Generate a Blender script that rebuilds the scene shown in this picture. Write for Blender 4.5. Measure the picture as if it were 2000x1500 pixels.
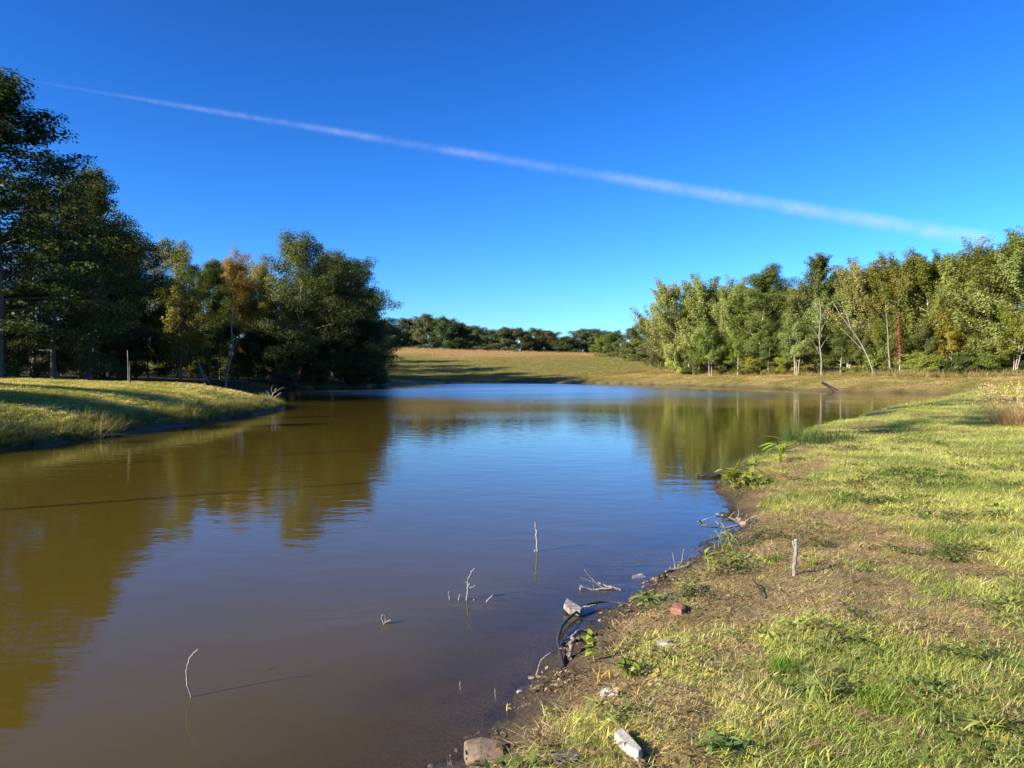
import bpy, bmesh, math, random
import numpy as np
from mathutils import Vector, Matrix

for o in list(bpy.data.objects):
    bpy.data.objects.remove(o)
scene = bpy.context.scene
C = scene.collection
R = math.radians

# ------------------------------------------------------------------ camera
CAM = Vector((0.0, 0.0, 1.8))
FPX = 1450.0                     # focal length in photo pixels (2000 wide)
K = FPX / 800.0                  # depth factor: y figures below were first measured at 800
PITCH = math.atan(20 / FPX)      # lens points this far below the horizon
cd = bpy.data.cameras.new('camera')
cd.sensor_width = 36.0
cd.lens = 36.0 * FPX / 2000.0
cd.clip_start = 0.05
cd.clip_end = 60000
cam = bpy.data.objects.new('camera', cd)
cam.location = CAM
cam.rotation_euler = (R(90) - PITCH, 0, 0)
C.objects.link(cam)
scene.camera = cam

# ------------------------------------------------------------------ sky, sun, exposure
SUN_EL = 23.5
SUN_AZ = 29.0                    # light travels towards +x, this many degrees forward
w = bpy.data.worlds.new('World')
scene.world = w
w.use_nodes = True
nt = w.node_tree
bg = nt.nodes['Background']
sky = nt.nodes.new('ShaderNodeTexSky')
sky.sky_type = 'NISHITA'
sky.sun_disc = False
sky.sun_elevation = R(SUN_EL)
sky.sun_rotation = R(180 + 90 - SUN_AZ)
sky.altitude = 0
sky.air_density = 1.0
sky.dust_density = 0.3
sky.ozone_density = 8.0
hs = nt.nodes.new('ShaderNodeHueSaturation')
hs.inputs['Saturation'].default_value = 1.04
hs.inputs['Value'].default_value = 0.86
gam = nt.nodes.new('ShaderNodeGamma')
gam.inputs['Gamma'].default_value = 1.5
nt.links.new(sky.outputs[0], gam.inputs['Color'])
nt.links.new(gam.outputs[0], hs.inputs['Color'])
nt.links.new(hs.outputs[0], bg.inputs['Color'])
bg.inputs['Strength'].default_value = 0.05

sd_ = bpy.data.lights.new('sun', 'SUN')
sd_.energy = 4.8
sd_.angle = R(0.53)
sd_.color = (1.0, 0.92, 0.77)
sun = bpy.data.objects.new('sun', sd_)
sun.location = (-30, -10, 30)
ldir = Vector((math.cos(R(SUN_AZ)) * math.cos(R(SUN_EL)), math.sin(R(SUN_AZ)) * math.cos(R(SUN_EL)), -math.sin(R(SUN_EL))))
sun.rotation_euler = ldir.to_track_quat('-Z', 'Y').to_euler()
C.objects.link(sun)

vs = scene.view_settings
vs.view_transform = 'Standard'
vs.look = 'None'
vs.exposure = 1.4
vs.gamma = 1.0
vs.use_curve_mapping = False
scene.cycles.use_denoising = True
scene.cycles.denoising_prefilter = 'ACCURATE'
scene.cycles.max_bounces = 5
scene.cycles.transparent_max_bounces = 12
scene.cycles.volume_bounces = 0
scene.cycles.volume_max_steps = 48
scene.cycles.caustics_reflective = False
scene.cycles.caustics_refractive = False
scene.cycles.sample_clamp_indirect = 6

rng = np.random.default_rng(7)
random.seed(7)

# ------------------------------------------------------------------ helpers: picture ray -> place
cp, sp = math.cos(PITCH), math.sin(PITCH)
def ray(px, py):
    x = (px - 1000) / FPX; v = (750 - py) / FPX
    return np.array([x, cp + v * sp, v * cp - sp])
def G(px, py, z=0.0):
    d = ray(px, py); t = (z - CAM.z) / d[2]
    return np.array([d[0] * t, d[1] * t, z])
def P(px, py, Y):
    d = ray(px, py); t = Y / d[1]
    return np.array([d[0] * t, Y, CAM.z + d[2] * t])

# ------------------------------------------------------------------ numpy value noise
_tab = np.random.default_rng(99).random((256, 256))
def vnoise(x, y):
    x = np.asarray(x, float); y = np.asarray(y, float)
    xi = np.floor(x).astype(int); yi = np.floor(y).astype(int)
    fx = x - xi; fy = y - yi
    fx = fx * fx * (3 - 2 * fx); fy = fy * fy * (3 - 2 * fy)
    a = _tab[xi & 255, yi & 255]; b = _tab[(xi + 1) & 255, yi & 255]
    c = _tab[xi & 255, (yi + 1) & 255]; d = _tab[(xi + 1) & 255, (yi + 1) & 255]
    return (a * (1 - fx) + b * fx) * (1 - fy) + (c * (1 - fx) + d * fx) * fy
def fbm(x, y, o=4):
    s = 0; a = .5; t = 0
    for i in range(o):
        s = s + a * vnoise(x * 2 ** i + 17.3 * i, y * 2 ** i + 5.1 * i); t += a; a *= .5
    return s / t
def sstep(a, b, x):
    t = np.clip((x - a) / (b - a), 0, 1)
    return t * t * (3 - 2 * t)

# ------------------------------------------------------------------ terrain: shoreline and heights
shore_px = [(880, 1500), (985, 1400), (1050, 1335), (1090, 1296), (1140, 1240), (1190, 1205), (1245, 1170), (1290, 1135), (1370, 1090),
            (1425, 1045), (1440, 1005), (1400, 952), (1418, 928), (1490, 892), (1560, 852), (1640, 836), (1700, 816), (1800, 797), (1880, 779)]
far_px = [(1880, 769.5), (1770, 767.5), (1620, 764.5), (1480, 758), (1380, 755), (1300, 752.5), (1210, 750), (1120, 748.6), (1000, 748), (850, 748.3), (740, 751),
          (705, 754.5), (660, 757), (600, 758), (540, 759), (490, 761)]
shore = [G(*p)[:2] for p in shore_px] + [np.array((40.5, 33.5 * K))] + [G(*p)[:2] for p in far_px]
shore += [np.array((p[0], p[1] * K)) for p in [(-31.5, 42), (-28, 35), (-21, 29), (-15.5, 25), (-12.8, 22.6)]]
shore += [G(*p)[:2] for p in [(548, 796), (530, 803), (430, 820), (330, 835), (255, 846), (170, 857), (60, 874), (0, 881)]]
shore += [np.array((p[0], p[1] * K)) for p in [(-12.9, 7), (-14.5, 2), (-14, -6), (-9, -11), (-4, -8), (-2.2, -2), (-1.2, .7)]]
shore = np.array(shore)
# Catmull-Rom smoothing
def smooth_loop(p, k=5):
    n = len(p); out = []
    for i in range(n):
        a, b, c, d = p[i - 1], p[i], p[(i + 1) % n], p[(i + 2) % n]
        for j in range(k):
            t = j / k
            out.append(.5 * ((2 * b) + (-a + c) * t + (2 * a - 5 * b + 4 * c - d) * t * t + (-a + 3 * b - 3 * c + d) * t ** 3))
    return np.array(out)
SH = smooth_loop(shore)
def sdist(x, y):
    """signed distance to the shoreline, positive on land"""
    x = np.asarray(x, float).ravel(); y = np.asarray(y, float).ravel()
    out = np.empty(len(x))
    A = SH; B = np.roll(SH, -1, 0); D = B - A; L2 = (D ** 2).sum(1) + 1e-12
    for s in range(0, len(x), 8000):
        px = x[s:s + 8000, None]; py = y[s:s + 8000, None]
        t = np.clip(((px - A[:, 0]) * D[:, 0] + (py - A[:, 1]) * D[:, 1]) / L2, 0, 1)
        d = np.sqrt(((A[:, 0] + t * D[:, 0] - px) ** 2 + (A[:, 1] + t * D[:, 1] - py) ** 2).min(1))
        cr = ((A[:, 1] > py) != (B[:, 1] > py)) & (px < (B[:, 0] - A[:, 0]) * (py - A[:, 1]) / (B[:, 1] - A[:, 1] + 1e-12) + A[:, 0])
        ins = cr.sum(1) % 2 == 1
        out[s:s + 8000] = np.where(ins, -d, d)
    return out
# land heights (x, y, height, bank width)
ctl = np.array([
    (0.2, 0, .22, 1.0), (1.5, 2, .20, .9), (2.5, 3.5, .22, .9), (4, 2, .26, 1), (4, 5, .28, .9), (6, 6, .34, 1), (9, 4, .42, 1.2), (7, 10, .36, 1), (12, 11, .5, 1.2), (18, 15, .62, 1.5),
    (28, 20, .8, 2), (45, 26, 1.1, 2.5), (20, 3, .6, 2), (10, -12, .5, 2), (0, -6, .3, 1),
    (41, 40, 1.1, 3), (38, 48, 1.35, 4), (52, 40, 1.5, 4), (70, 36, 1.6, 4), (38, 60, 1.5, 4), (32, 70, 1.6, 5), (60, 60, 2, 5), (50, 75, 3, 5), (90, 60, 3, 6),
    (28, 80, 2.2, 6), (33, 88, 3.2, 8), (15, 88, 1.4, 7), (0, 88, 1.1, 6), (-15, 88, 1.1, 6), (-28, 80, 1.1, 6),
    (0, 105, 3.2, 8), (-30, 105, 3.6, 8), (30, 108, 4.6, 8), (0, 140, 7.6, 9), (-40, 140, 8.6, 9), (45, 140, 7.6, 9), (0, 175, 10.8, 9), (-45, 170, 12.0, 9), (45, 170, 9.6, 9),
    (-45, 200, 11.5, 9), (0, 205, 10.6, 9), (60, 200, 9.4, 9), (-90, 170, 12, 9), (110, 150, 7, 9),
    (-26, 62, .9, 3), (-34, 58, 1.2, 4), (-36, 50, 1.2, 3), (-50, 60, 2, 5), (-45, 40, 1.5, 4), (-36, 32, 1.45, 3), (-30, 26, 1.5, 3.2), (-55, 20, 1.6, 4), (-24, 22, 1.52, 3.0),
    (-17, 18, 1.62, 3.6), (-15.6, 19.5, 1.6, 3.4), (-18, 15, 1.68, 4.2), (-18, 11, 1.62, 4.8), (-22, 14, 1.6, 4.6), (-20, 5, 1.5, 4.5), (-24, 0, 1.5, 4), (-20, -15, 1.2, 4), (-60, -10, 1.6, 4),
    (-14, 21.5, 1.2, 3.2),
    (-600, 0, 4, 9), (600, 0, 4, 9), (0, 700, 10, 9), (0, -600, 4, 9), (-500, 500, 9, 9), (500, 500, 7, 9)])
_m = (ctl[:, 0] > -37) & (ctl[:, 0] < -13) & (ctl[:, 1] > 4) & (ctl[:, 1] < 34)
ctl[_m, 2] *= .88
ctl[:, 1] *= K
def _idw_setup():
    p = ctl[:, :2]; d = np.sqrt(((p[:, None] - p[None]) ** 2).sum(-1) + 1.0)
    n = len(p); M = np.zeros((n + 1, n + 1)); M[:n, :n] = -d; M[:n, n] = 1; M[n, :n] = 1
    M[:n, :n] += np.eye(n) * 0.02
    sol = np.linalg.solve(M, np.vstack([ctl[:, 2:4], np.zeros((1, 2))]))
    return p, sol
_cp, _cs = _idw_setup()
def land(x, y):
    out = np.empty((len(x), 2))
    for s in range(0, len(x), 20000):
        d = np.sqrt((x[s:s + 20000, None] - _cp[:, 0]) ** 2 + (y[s:s + 20000, None] - _cp[:, 1]) ** 2 + 1.0)
        out[s:s + 20000] = -d @ _cs[:-1] + _cs[-1]
    return np.maximum(out[:, 0], .15), np.clip(out[:, 1], .7, 10)
def height(x, y, sd=None):
    x = np.asarray(x, float).ravel(); y = np.asarray(y, float).ravel()
    if sd is None: sd = sdist(x, y)
    far = np.hypot(x, y / K)
    near = np.clip(1 - (far - 8) / 20, 0, 1)
    sdn = sd + near * (fbm(x * 3.1, y * 3.1, 3) - .5) * .22 + (1 - near) * (fbm(x * .5, y * .5, 3) - .5) * .5
    H, W = land(x, y)
    t = np.clip(sdn / W, 0, None)
    prof = 1 - np.exp(-1.9 * t)
    prof = np.where(t < 1e-9, 0, prof)
    z = H * prof
    u = np.clip(-sdn, 0, None)
    zi = -np.minimum(.11 * u + .07 * u * u, 1.6)
    z = np.where(sdn > 0, z + .012, zi)
    rough = sstep(-.6, .3, sdn)
    z = z + near * rough * ((fbm(x * 1.7, y * 1.7, 3) - .5) * .07 + (fbm(x * 9, y * 9, 3) - .5) * .035)
    z = z + (1 - near) * sstep(1, 5, sd) * (fbm(x * .25, y * .25, 3) - .5) * .35
    # wet clods along the water's edge
    edge = np.exp(-((sdn - .05) / .16) ** 2) * near
    z = z + edge * (fbm(x * 14, y * 14, 3) - .45) * .09
    return z
def hit(px, py):
    """where the ray through a photo pixel meets land or water"""
    d = ray(px, py)
    t = np.geomspace(1.2, 520, 200)
    for k in range(3):
        x, y, z = d[0] * t, d[1] * t, CAM.z + d[2] * t
        h = np.maximum(height(x, y), 0)
        i = max(1, int(np.argmax(z <= h)))
        lo, hi = t[i - 1], t[i]
        t = np.linspace(lo, hi, 12)
    return np.array([x[i], y[i], h[i]])
def ground_z(x, y):
    return float(height([x], [y])[0])

# ------------------------------------------------------------------ materials
def new_mat(name):
    m = bpy.data.materials.new(name); m.use_nodes = True
    m.node_tree.nodes.clear()
    return m, m.node_tree
def N(t, ty, **kw):
    n = t.nodes.new(ty)
    for k, v in kw.items(): setattr(n, k, v)
    return n
def out(t, sh, vol=None):
    o = N(t, 'ShaderNodeOutputMaterial')
    if sh is not None: t.links.new(sh, o.inputs['Surface'])
    if vol is not None: t.links.new(vol, o.inputs['Volume'])
def mixc(t, fac, a, b, mode='MIX'):
    n = N(t, 'ShaderNodeMix', data_type='RGBA', blend_type=mode)
    for k, v in ((0, fac), (6, a), (7, b)):
        if isinstance(v, (int, float)): n.inputs[k].default_value = v
        elif isinstance(v, tuple): n.inputs[k].default_value = (*v, 1)
        else: t.links.new(v, n.inputs[k])
    return n.outputs[2]
def ramp(t, fac, a, b, ca=(0, 0, 0), cb=(1, 1, 1)):
    n = N(t, 'ShaderNodeValToRGB'); n.color_ramp.elements[0].position = a; n.color_ramp.elements[1].position = b
    n.color_ramp.elements[0].color = (*ca, 1); n.color_ramp.elements[1].color = (*cb, 1)
    t.links.new(fac, n.inputs[0]); return n.outputs[0]
def noise(t, vec, scale, detail=4, rough=.55):
    n = N(t, 'ShaderNodeTexNoise'); n.inputs['Scale'].default_value = scale; n.inputs['Detail'].default_value = detail
    n.inputs['Roughness'].default_value = rough
    if vec is not None: t.links.new(vec, n.inputs['Vector'])
    return n.outputs['Fac']

def leaf_material(name, var=.45, transl=.35, instancer=False):
    m, t = new_mat(name)
    if instancer:
        oc = N(t, 'ShaderNodeAttribute', attribute_type='INSTANCER', attribute_name='tint').outputs['Color']
    else:
        oc = N(t, 'ShaderNodeObjectInfo').outputs['Color']
    lv = N(t, 'ShaderNodeAttribute', attribute_name='lv')
    mr = N(t, 'ShaderNodeMapRange'); t.links.new(lv.outputs['Fac'], mr.inputs[0])
    mr.inputs[3].default_value = 1 - var; mr.inputs[4].default_value = 1 + var
    col = mixc(t, 1.0, oc, mr.outputs[0], 'MULTIPLY')
    # some leaves turn yellowish
    r2 = N(t, 'ShaderNodeMath', operation='FRACT'); mu = N(t, 'ShaderNodeMath', operation='MULTIPLY'); mu.inputs[1].default_value = 7.31
    t.links.new(lv.outputs['Fac'], mu.inputs[0]); t.links.new(mu.outputs[0], r2.inputs[0])
    yel = mixc(t, 1.0, col, (1.5, 1.15, .7), 'MULTIPLY')
    col = mixc(t, ramp(t, r2.outputs[0], .6, 1.0), col, yel)
    p = N(t, 'ShaderNodeBsdfPrincipled'); t.links.new(col, p.inputs['Base Color'])
    p.inputs['Roughness'].default_value = .55; p.inputs['Specular IOR Level'].default_value = .25
    tr = N(t, 'ShaderNodeBsdfTranslucent'); tc = mixc(t, 1.0, col, (1.25, 1.2, .6), 'MULTIPLY'); t.links.new(tc, tr.inputs['Color'])
    mx = N(t, 'ShaderNodeMixShader'); mx.inputs[0].default_value = transl
    t.links.new(p.outputs[0], mx.inputs[1]); t.links.new(tr.outputs[0], mx.inputs[2])
    out(t, mx.outputs[0]); return m
M_LEAF = leaf_material('foliage', transl=.4)
M_GRASS = leaf_material('grass_blades', var=.4, transl=.4, instancer=True)
M_WEED = leaf_material('weed_leaves', var=.25, transl=.35)

def wood_material(name, a, b, scale=14, rough=.8, bump=.4, objcol=False):
    m, t = new_mat(name)
    tc = N(t, 'ShaderNodeTexCoord'); mp = N(t, 'ShaderNodeMapping'); mp.inputs['Scale'].default_value = (1, 1, .25)
    t.links.new(tc.outputs['Object'], mp.inputs[0])
    n1 = noise(t, mp.outputs[0], scale, 6, .65)
    col = mixc(t, ramp(t, n1, .3, .7), a, b)
    if objcol:
        col = mixc(t, 1.0, col, N(t, 'ShaderNodeObjectInfo').outputs['Color'], 'MULTIPLY')
    p = N(t, 'ShaderNodeBsdfPrincipled'); t.links.new(col, p.inputs['Base Color']); p.inputs['Roughness'].default_value = rough
    p.inputs['Specular IOR Level'].default_value = .2
    bp = N(t, 'ShaderNodeBump'); bp.inputs['Strength'].default_value = bump; bp.inputs['Distance'].default_value = .02
    t.links.new(n1, bp.inputs['Height']); t.links.new(bp.outputs[0], p.inputs['Normal'])
    out(t, p.outputs[0]); return m
M_BARK = wood_material('bark', (.55, .5, .43), (1, .97, .9), 6, objcol=True)
M_PALE = wood_material('weathered_wood', (.12, .1, .08), (.36, .33, .28), 30)
M_DARKW = wood_material('wet_dark_wood', (.018, .015, .013), (.07, .058, .048), 30, rough=.45)
M_DRIFT = wood_material('driftwood', (.12, .095, .075), (.33, .28, .22), 18)

def rock_material(name, a, b, scale=9):
    m, t = new_mat(name)
    tc = N(t, 'ShaderNodeTexCoord').outputs['Object']
    n1 = noise(t, tc, scale, 8, .7); n2 = noise(t, tc, scale * 7, 4)
    col = mixc(t, ramp(t, n1, .3, .7), a, b)
    col = mixc(t, ramp(t, n2, .45, .75), col, tuple(c * .55 for c in a))
    p = N(t, 'ShaderNodeBsdfPrincipled'); t.links.new(col, p.inputs['Base Color']); p.inputs['Roughness'].default_value = .88
    bp = N(t, 'ShaderNodeBump'); bp.inputs['Strength'].default_value = .6; bp.inputs['Distance'].default_value = .012
    t.links.new(n1, bp.inputs['Height']); t.links.new(bp.outputs[0], p.inputs['Normal'])
    out(t, p.outputs[0]); return m
M_ROCKB = rock_material('brown_stone', (.13, .09, .055), (.26, .18, .11))
M_ROCKW = rock_material('pale_stone', (.3, .26, .21), (.46, .42, .35), 14)
M_BRICK = rock_material('red_brick', (.2, .085, .05), (.33, .15, .085), 16)
M_SLAB = rock_material('muddy_slab', (.1, .08, .05), (.18, .145, .095), 6)

# ground
def ground_material():
    m, t = new_mat('ground')
    geo = N(t, 'ShaderNodeNewGeometry').outputs['Position']
    gc = N(t, 'ShaderNodeAttribute', attribute_name='gcol').outputs['Color']
    wet = N(t, 'ShaderNodeAttribute', attribute_name='wet').outputs['Fac']
    n1 = noise(t, geo, 3.0, 8, .7); n2 = noise(t, geo, 38, 6, .7); n3 = noise(t, geo, .35, 6, .65)
    mp = N(t, 'ShaderNodeMapping'); mp.inputs['Scale'].default_value = (1.0, 3.0, 1.0); t.links.new(geo, mp.inputs[0])
    n4 = noise(t, mp.outputs[0], 2.2, 7, .75)
    col = mixc(t, ramp(t, n2, .3, .72), mixc(t, 1.0, gc, (.45, .42, .38), 'MULTIPLY'), mixc(t, 1.0, gc, (1.4, 1.35, 1.25), 'MULTIPLY'))
    col = mixc(t, ramp(t, n1, .35, .7), mixc(t, 1.0, col, (.75, .8, .75), 'MULTIPLY'), mixc(t, 1.0, col, (1.2, 1.13, 1.05), 'MULTIPLY'))
    col = mixc(t, ramp(t, n4, .3, .7), mixc(t, 1.0, col, (.78, .85, .8), 'MULTIPLY'), mixc(t, 1.0, col, (1.18, 1.1, 1.0), 'MULTIPLY'))
    col = mixc(t, ramp(t, n3, .35, .65), mixc(t, 1.0, col, (.85, .95, .85), 'MULTIPLY'), mixc(t, 1.0, col, (1.12, 1.05, 1.0), 'MULTIPLY'))
    p = N(t, 'ShaderNodeBsdfPrincipled'); t.links.new(col, p.inputs['Base Color'])
    mr = N(t, 'ShaderNodeMapRange'); t.links.new(wet, mr.inputs[0]); mr.inputs[3].default_value = .95; mr.inputs[4].default_value = .38
    t.links.new(mr.outputs[0], p.inputs['Roughness']); p.inputs['Specular IOR Level'].default_value = .25
    ad = N(t, 'ShaderNodeMath', operation='ADD'); t.links.new(n2, ad.inputs[0]); t.links.new(n1, ad.inputs[1])
    bp = N(t, 'ShaderNodeBump'); bp.inputs['Strength'].default_value = .8; bp.inputs['Distance'].default_value = .03
    t.links.new(ad.outputs[0], bp.inputs['Height']); t.links.new(bp.outputs[0], p.inputs['Normal'])
    out(t, p.outputs[0]); return m

def water_material():
    m, t = new_mat('pond_water')
    geo = N(t, 'ShaderNodeNewGeometry').outputs['Position']
    opq = N(t, 'ShaderNodeAttribute', attribute_name='murk').outputs['Fac']
    mp = N(t, 'ShaderNodeMapping'); mp.inputs['Scale'].default_value = (1.0, 1.7, 1.0); mp.inputs['Rotation'].default_value = (0, 0, .25)
    t.links.new(geo, mp.inputs[0])
    n1 = noise(t, mp.outputs[0], 1.6, 2, .5); n2 = noise(t, mp.outputs[0], 7.0, 3, .5); n3 = noise(t, mp.outputs[0], .05, 2, .5)
    gust = ramp(t, n3, .46, .62)
    mu = N(t, 'ShaderNodeMath', operation='MULTIPLY'); t.links.new(n2, mu.inputs[0])
    op = N(t, 'ShaderNodeAttribute', attribute_name='open').outputs['Fac']
    ga = N(t, 'ShaderNodeMath', operation='MULTIPLY_ADD'); t.links.new(op, ga.inputs[0]); ga.inputs[1].default_value = 1.5; t.links.new(gust, ga.inputs[2]); gust = ga.outputs[0]
    gs = N(t, 'ShaderNodeMath', operation='MULTIPLY_ADD'); t.links.new(gust, gs.inputs[0]); gs.inputs[1].default_value = .22; gs.inputs[2].default_value = .06
    t.links.new(gs.outputs[0], mu.inputs[1])
    ad = N(t, 'ShaderNodeMath', operation='MULTIPLY_ADD'); t.links.new(n1, ad.inputs[0]); ad.inputs[1].default_value = .4
    t.links.new(mu.outputs[0], ad.inputs[2])
    bp = N(t, 'ShaderNodeBump'); bp.inputs['Strength'].default_value = 1.0; bp.inputs['Distance'].default_value = .011
    t.links.new(ad.outputs[0], bp.inputs['Height'])
    nb = noise(t, geo, .12, 3)
    body = mixc(t, nb, (.072, .049, .0062), (.083, .056, .0075))
    df = N(t, 'ShaderNodeBsdfDiffuse'); t.links.new(body, df.inputs['Color'])
    tp = N(t, 'ShaderNodeBsdfTransparent'); tp.inputs['Color'].default_value = (.85, .76, .6, 1)
    mx = N(t, 'ShaderNodeMixShader'); t.links.new(opq, mx.inputs[0]); t.links.new(tp.outputs[0], mx.inputs[1]); t.links.new(df.outputs[0], mx.inputs[2])
    gl = N(t, 'ShaderNodeBsdfGlossy'); ro = N(t, 'ShaderNodeMath', operation='MULTIPLY_ADD'); t.links.new(op, ro.inputs[0]); ro.inputs[1].default_value = .19; ro.inputs[2].default_value = .03; t.links.new(ro.outputs[0], gl.inputs['Roughness']); gl.inputs['Color'].default_value = (.97, .97, .97, 1)
    t.links.new(bp.outputs[0], gl.inputs['Normal'])
    fr = N(t, 'ShaderNodeFresnel'); fr.inputs['IOR'].default_value = 1.333; t.links.new(bp.outputs[0], fr.inputs['Normal'])
    m2 = N(t, 'ShaderNodeMixShader'); bf = N(t, 'ShaderNodeMath', operation='SUBTRACT'); bf.inputs[0].default_value = 1; t.links.new(N(t, 'ShaderNodeNewGeometry').outputs['Backfacing'], bf.inputs[1])
    fb = N(t, 'ShaderNodeMath', operation='MULTIPLY'); t.links.new(fr.outputs[0], fb.inputs[0]); t.links.new(bf.outputs[0], fb.inputs[1]); t.links.new(fb.outputs[0], m2.inputs[0]); t.links.new(mx.outputs[0], m2.inputs[1]); t.links.new(gl.outputs[0], m2.inputs[2])
    out(t, m2.outputs[0]); return m

# ------------------------------------------------------------------ mesh helpers
def raw_mesh(name, V, F, smooth=False):
    """V (n,3), F (m,k) all faces of k corners"""
    V = np.asarray(V, np.float32); F = np.asarray(F, np.int32)
    me = bpy.data.meshes.new(name)
    me.vertices.add(len(V)); me.vertices.foreach_set('co', V.ravel())
    k = F.shape[1]
    me.loops.add(F.size); me.loops.foreach_set('vertex_index', F.ravel())
    me.polygons.add(len(F)); me.polygons.foreach_set('loop_start', np.arange(0, F.size, k, dtype=np.int32))
    if smooth: me.polygons.foreach_set('use_smooth', np.ones(len(F), bool))
    me.update(calc_edges=True)
    return me
def attr(me, name, kind, dom, data):
    a = me.attributes.new(name, kind, dom)
    key = {'FLOAT': 'value', 'FLOAT_COLOR': 'color', 'FLOAT_VECTOR': 'vector', 'INT': 'value'}[kind]
    a.data.foreach_set(key, np.asarray(data, np.float32).ravel())
def add(name, me, mat=None, parent=None, label=None, cat=None, group=None, kind=None, loc=None):
    o = bpy.data.objects.new(name, me); C.objects.link(o)
    if mat is not None and not me.materials: me.materials.append(mat)
    if parent is not None: o.parent = parent
    if loc is not None: o.location = loc
    tag(o, label, cat, group, kind)
    return o
def tag(o, label=None, cat=None, group=None, kind=None):
    if label: o['label'] = label
    if cat: o['category'] = cat
    if group: o['group'] = group
    if kind: o['kind'] = kind
    return o
def empty(name, loc, label=None, cat=None, group=None, rz=0.0, scale=1.0):
    o = bpy.data.objects.new(name, None); C.objects.link(o)
    o.location = loc; o.rotation_euler = (0, 0, rz)
    o.scale = scale if isinstance(scale, (tuple, list)) else (scale,) * 3
    o.empty_display_size = .2
    return tag(o, label, cat, group)
class Tubes:
    def __init__(s): s.V = []; s.F = []; s.n = 0
    def tube(s, pts, rad, k=6):
        pts = np.asarray(pts, float); n = len(pts)
        T = np.gradient(pts, axis=0); T /= np.linalg.norm(T, axis=1)[:, None] + 1e-9
        ref = np.array([0, 0, 1.]) if abs(T[:, 2]).mean() < .8 else np.array([1., 0, 0])
        U = np.cross(T, ref); U /= np.linalg.norm(U, axis=1)[:, None] + 1e-9; W = np.cross(T, U)
        a = np.arange(k) * 2 * math.pi / k
        ring = pts[:, None] + np.asarray(rad, float)[:, None, None] * (np.cos(a)[None, :, None] * U[:, None] + np.sin(a)[None, :, None] * W[:, None])
        s.V.append(ring.reshape(-1, 3))
        i = np.arange(n - 1)[:, None] * k; j = np.arange(k)[None]; j2 = (j + 1) % k
        f = np.stack([i + j, i + j2, i + k + j2, i + k + j], -1).reshape(-1, 4) + s.n
        s.F.append(f); s.n += n * k
        # end caps as fans of degenerate-free quads
        for e, c in ((0, pts[0]), (n - 1, pts[-1])):
            s.V.append(c[None]); ci = s.n; s.n += 1
            b = ci - (1 if e else 0) - (n * k if e == 0 else k)
            base = (ci - n * k) if e == 0 else (ci - 1 - k)
            s.F.append(np.array([[base + q, base + (q + 1) % k, ci, ci] for q in range(k)]))
    def mesh(s, name, smooth=True):
        V = np.concatenate(s.V); F = np.concatenate(s.F)
        tri = F[:, 2] == F[:, 3]
        me = bpy.data.meshes.new(name)
        me.from_pydata(V.tolist(), [], [list(f) for f in F[~tri]] + [list(f[:3]) for f in F[tri]])
        if smooth:
            me.polygons.foreach_set('use_smooth', np.ones(len(me.polygons), bool))
        me.update(); return me

# ------------------------------------------------------------------ terrain mesh
def axis(lo, hi, c, d0, g, far):
    up = [c]
    while up[-1] < far: up.append(up[-1] + d0 + g * max(0, abs(up[-1] - c) - hi))
    dn = [c]
    while dn[-1] > -far: dn.append(dn[-1] - d0 - g * max(0, abs(dn[-1] - c) - lo))
    return np.array(dn[:0:-1] + up)
ax = axis(2.5, 3.5, 1.8, .05, .035, 2500.)
ay = axis(4.5, 5, 7.4, .08, .028, 3500.)
XX, YY = np.meshgrid(ax, ay)
gx, gy = XX.ravel(), YY.ravel()
gsd = sdist(gx, gy)
gz = height(gx, gy, gsd)
nx, ny = len(ax), len(ay)
ii = (np.arange(ny - 1)[:, None] * nx + np.arange(nx - 1)[None]).ravel()
GF = np.stack([ii, ii + 1, ii + nx + 1, ii + nx], 1)
gm = raw_mesh('ground', np.stack([gx, gy, gz], 1), GF, True)
def lerp(a, b, t): return a + (np.asarray(b) - a) * t[:, None]
def ground_colour(x, y, z, sd):
    y0 = y; y = y / K; n = len(x); far = np.hypot(x, y)
    c = np.tile(np.array([.2, .175, .065]), (n, 1))                     # dry-green turf
    c = lerp(c, (.22, .165, .085), sstep(.45, .68, fbm(x * .35, y * .35, 4)) * .7)   # straw patches
    near = 1 - sstep(9, 13, far)
    c = lerp(c, (.22, .165, .1), near * .8)                             # thatch and earth under the near grass
    field = sstep(84, 96, y) * (1 - sstep(60, 90, x))
    c = lerp(c, (.21, .18, .065), field)
    red = field * sstep(118, 165, y + (fbm(x * .06, y * .06, 4) - .5) * 70 - x * .25)
    c = lerp(c, (.35, .235, .12), red * .85)
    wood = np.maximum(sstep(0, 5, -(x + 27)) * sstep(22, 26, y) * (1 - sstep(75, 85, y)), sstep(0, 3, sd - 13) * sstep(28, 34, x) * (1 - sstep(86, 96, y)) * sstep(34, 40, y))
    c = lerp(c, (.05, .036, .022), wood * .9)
    mud = 1 - sstep(.05, .55, sd + (fbm(x * 2.3, y * 2.3, 3) - .5) * .5)
    mudf = 1 - sstep(0, .5, sd + (fbm(x * .8, y * .8, 3) - .5) * .6)
    mm = np.where(far < 12, mud, mudf)
    c = lerp(c, (.085, .06, .04), mm)
    c = lerp(c, (.06, .045, .031), (1 - sstep(-.05, .12, z - .02)) * mm)
    c = lerp(c, (.12, .09, .06), 1 - sstep(-.03, .0, z))               # silty pond bed
    return c
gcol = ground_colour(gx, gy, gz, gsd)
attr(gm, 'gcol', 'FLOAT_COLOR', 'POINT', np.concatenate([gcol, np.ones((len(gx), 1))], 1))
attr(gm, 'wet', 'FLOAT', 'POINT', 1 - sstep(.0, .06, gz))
add('ground', gm, ground_material(), kind='structure')

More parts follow.
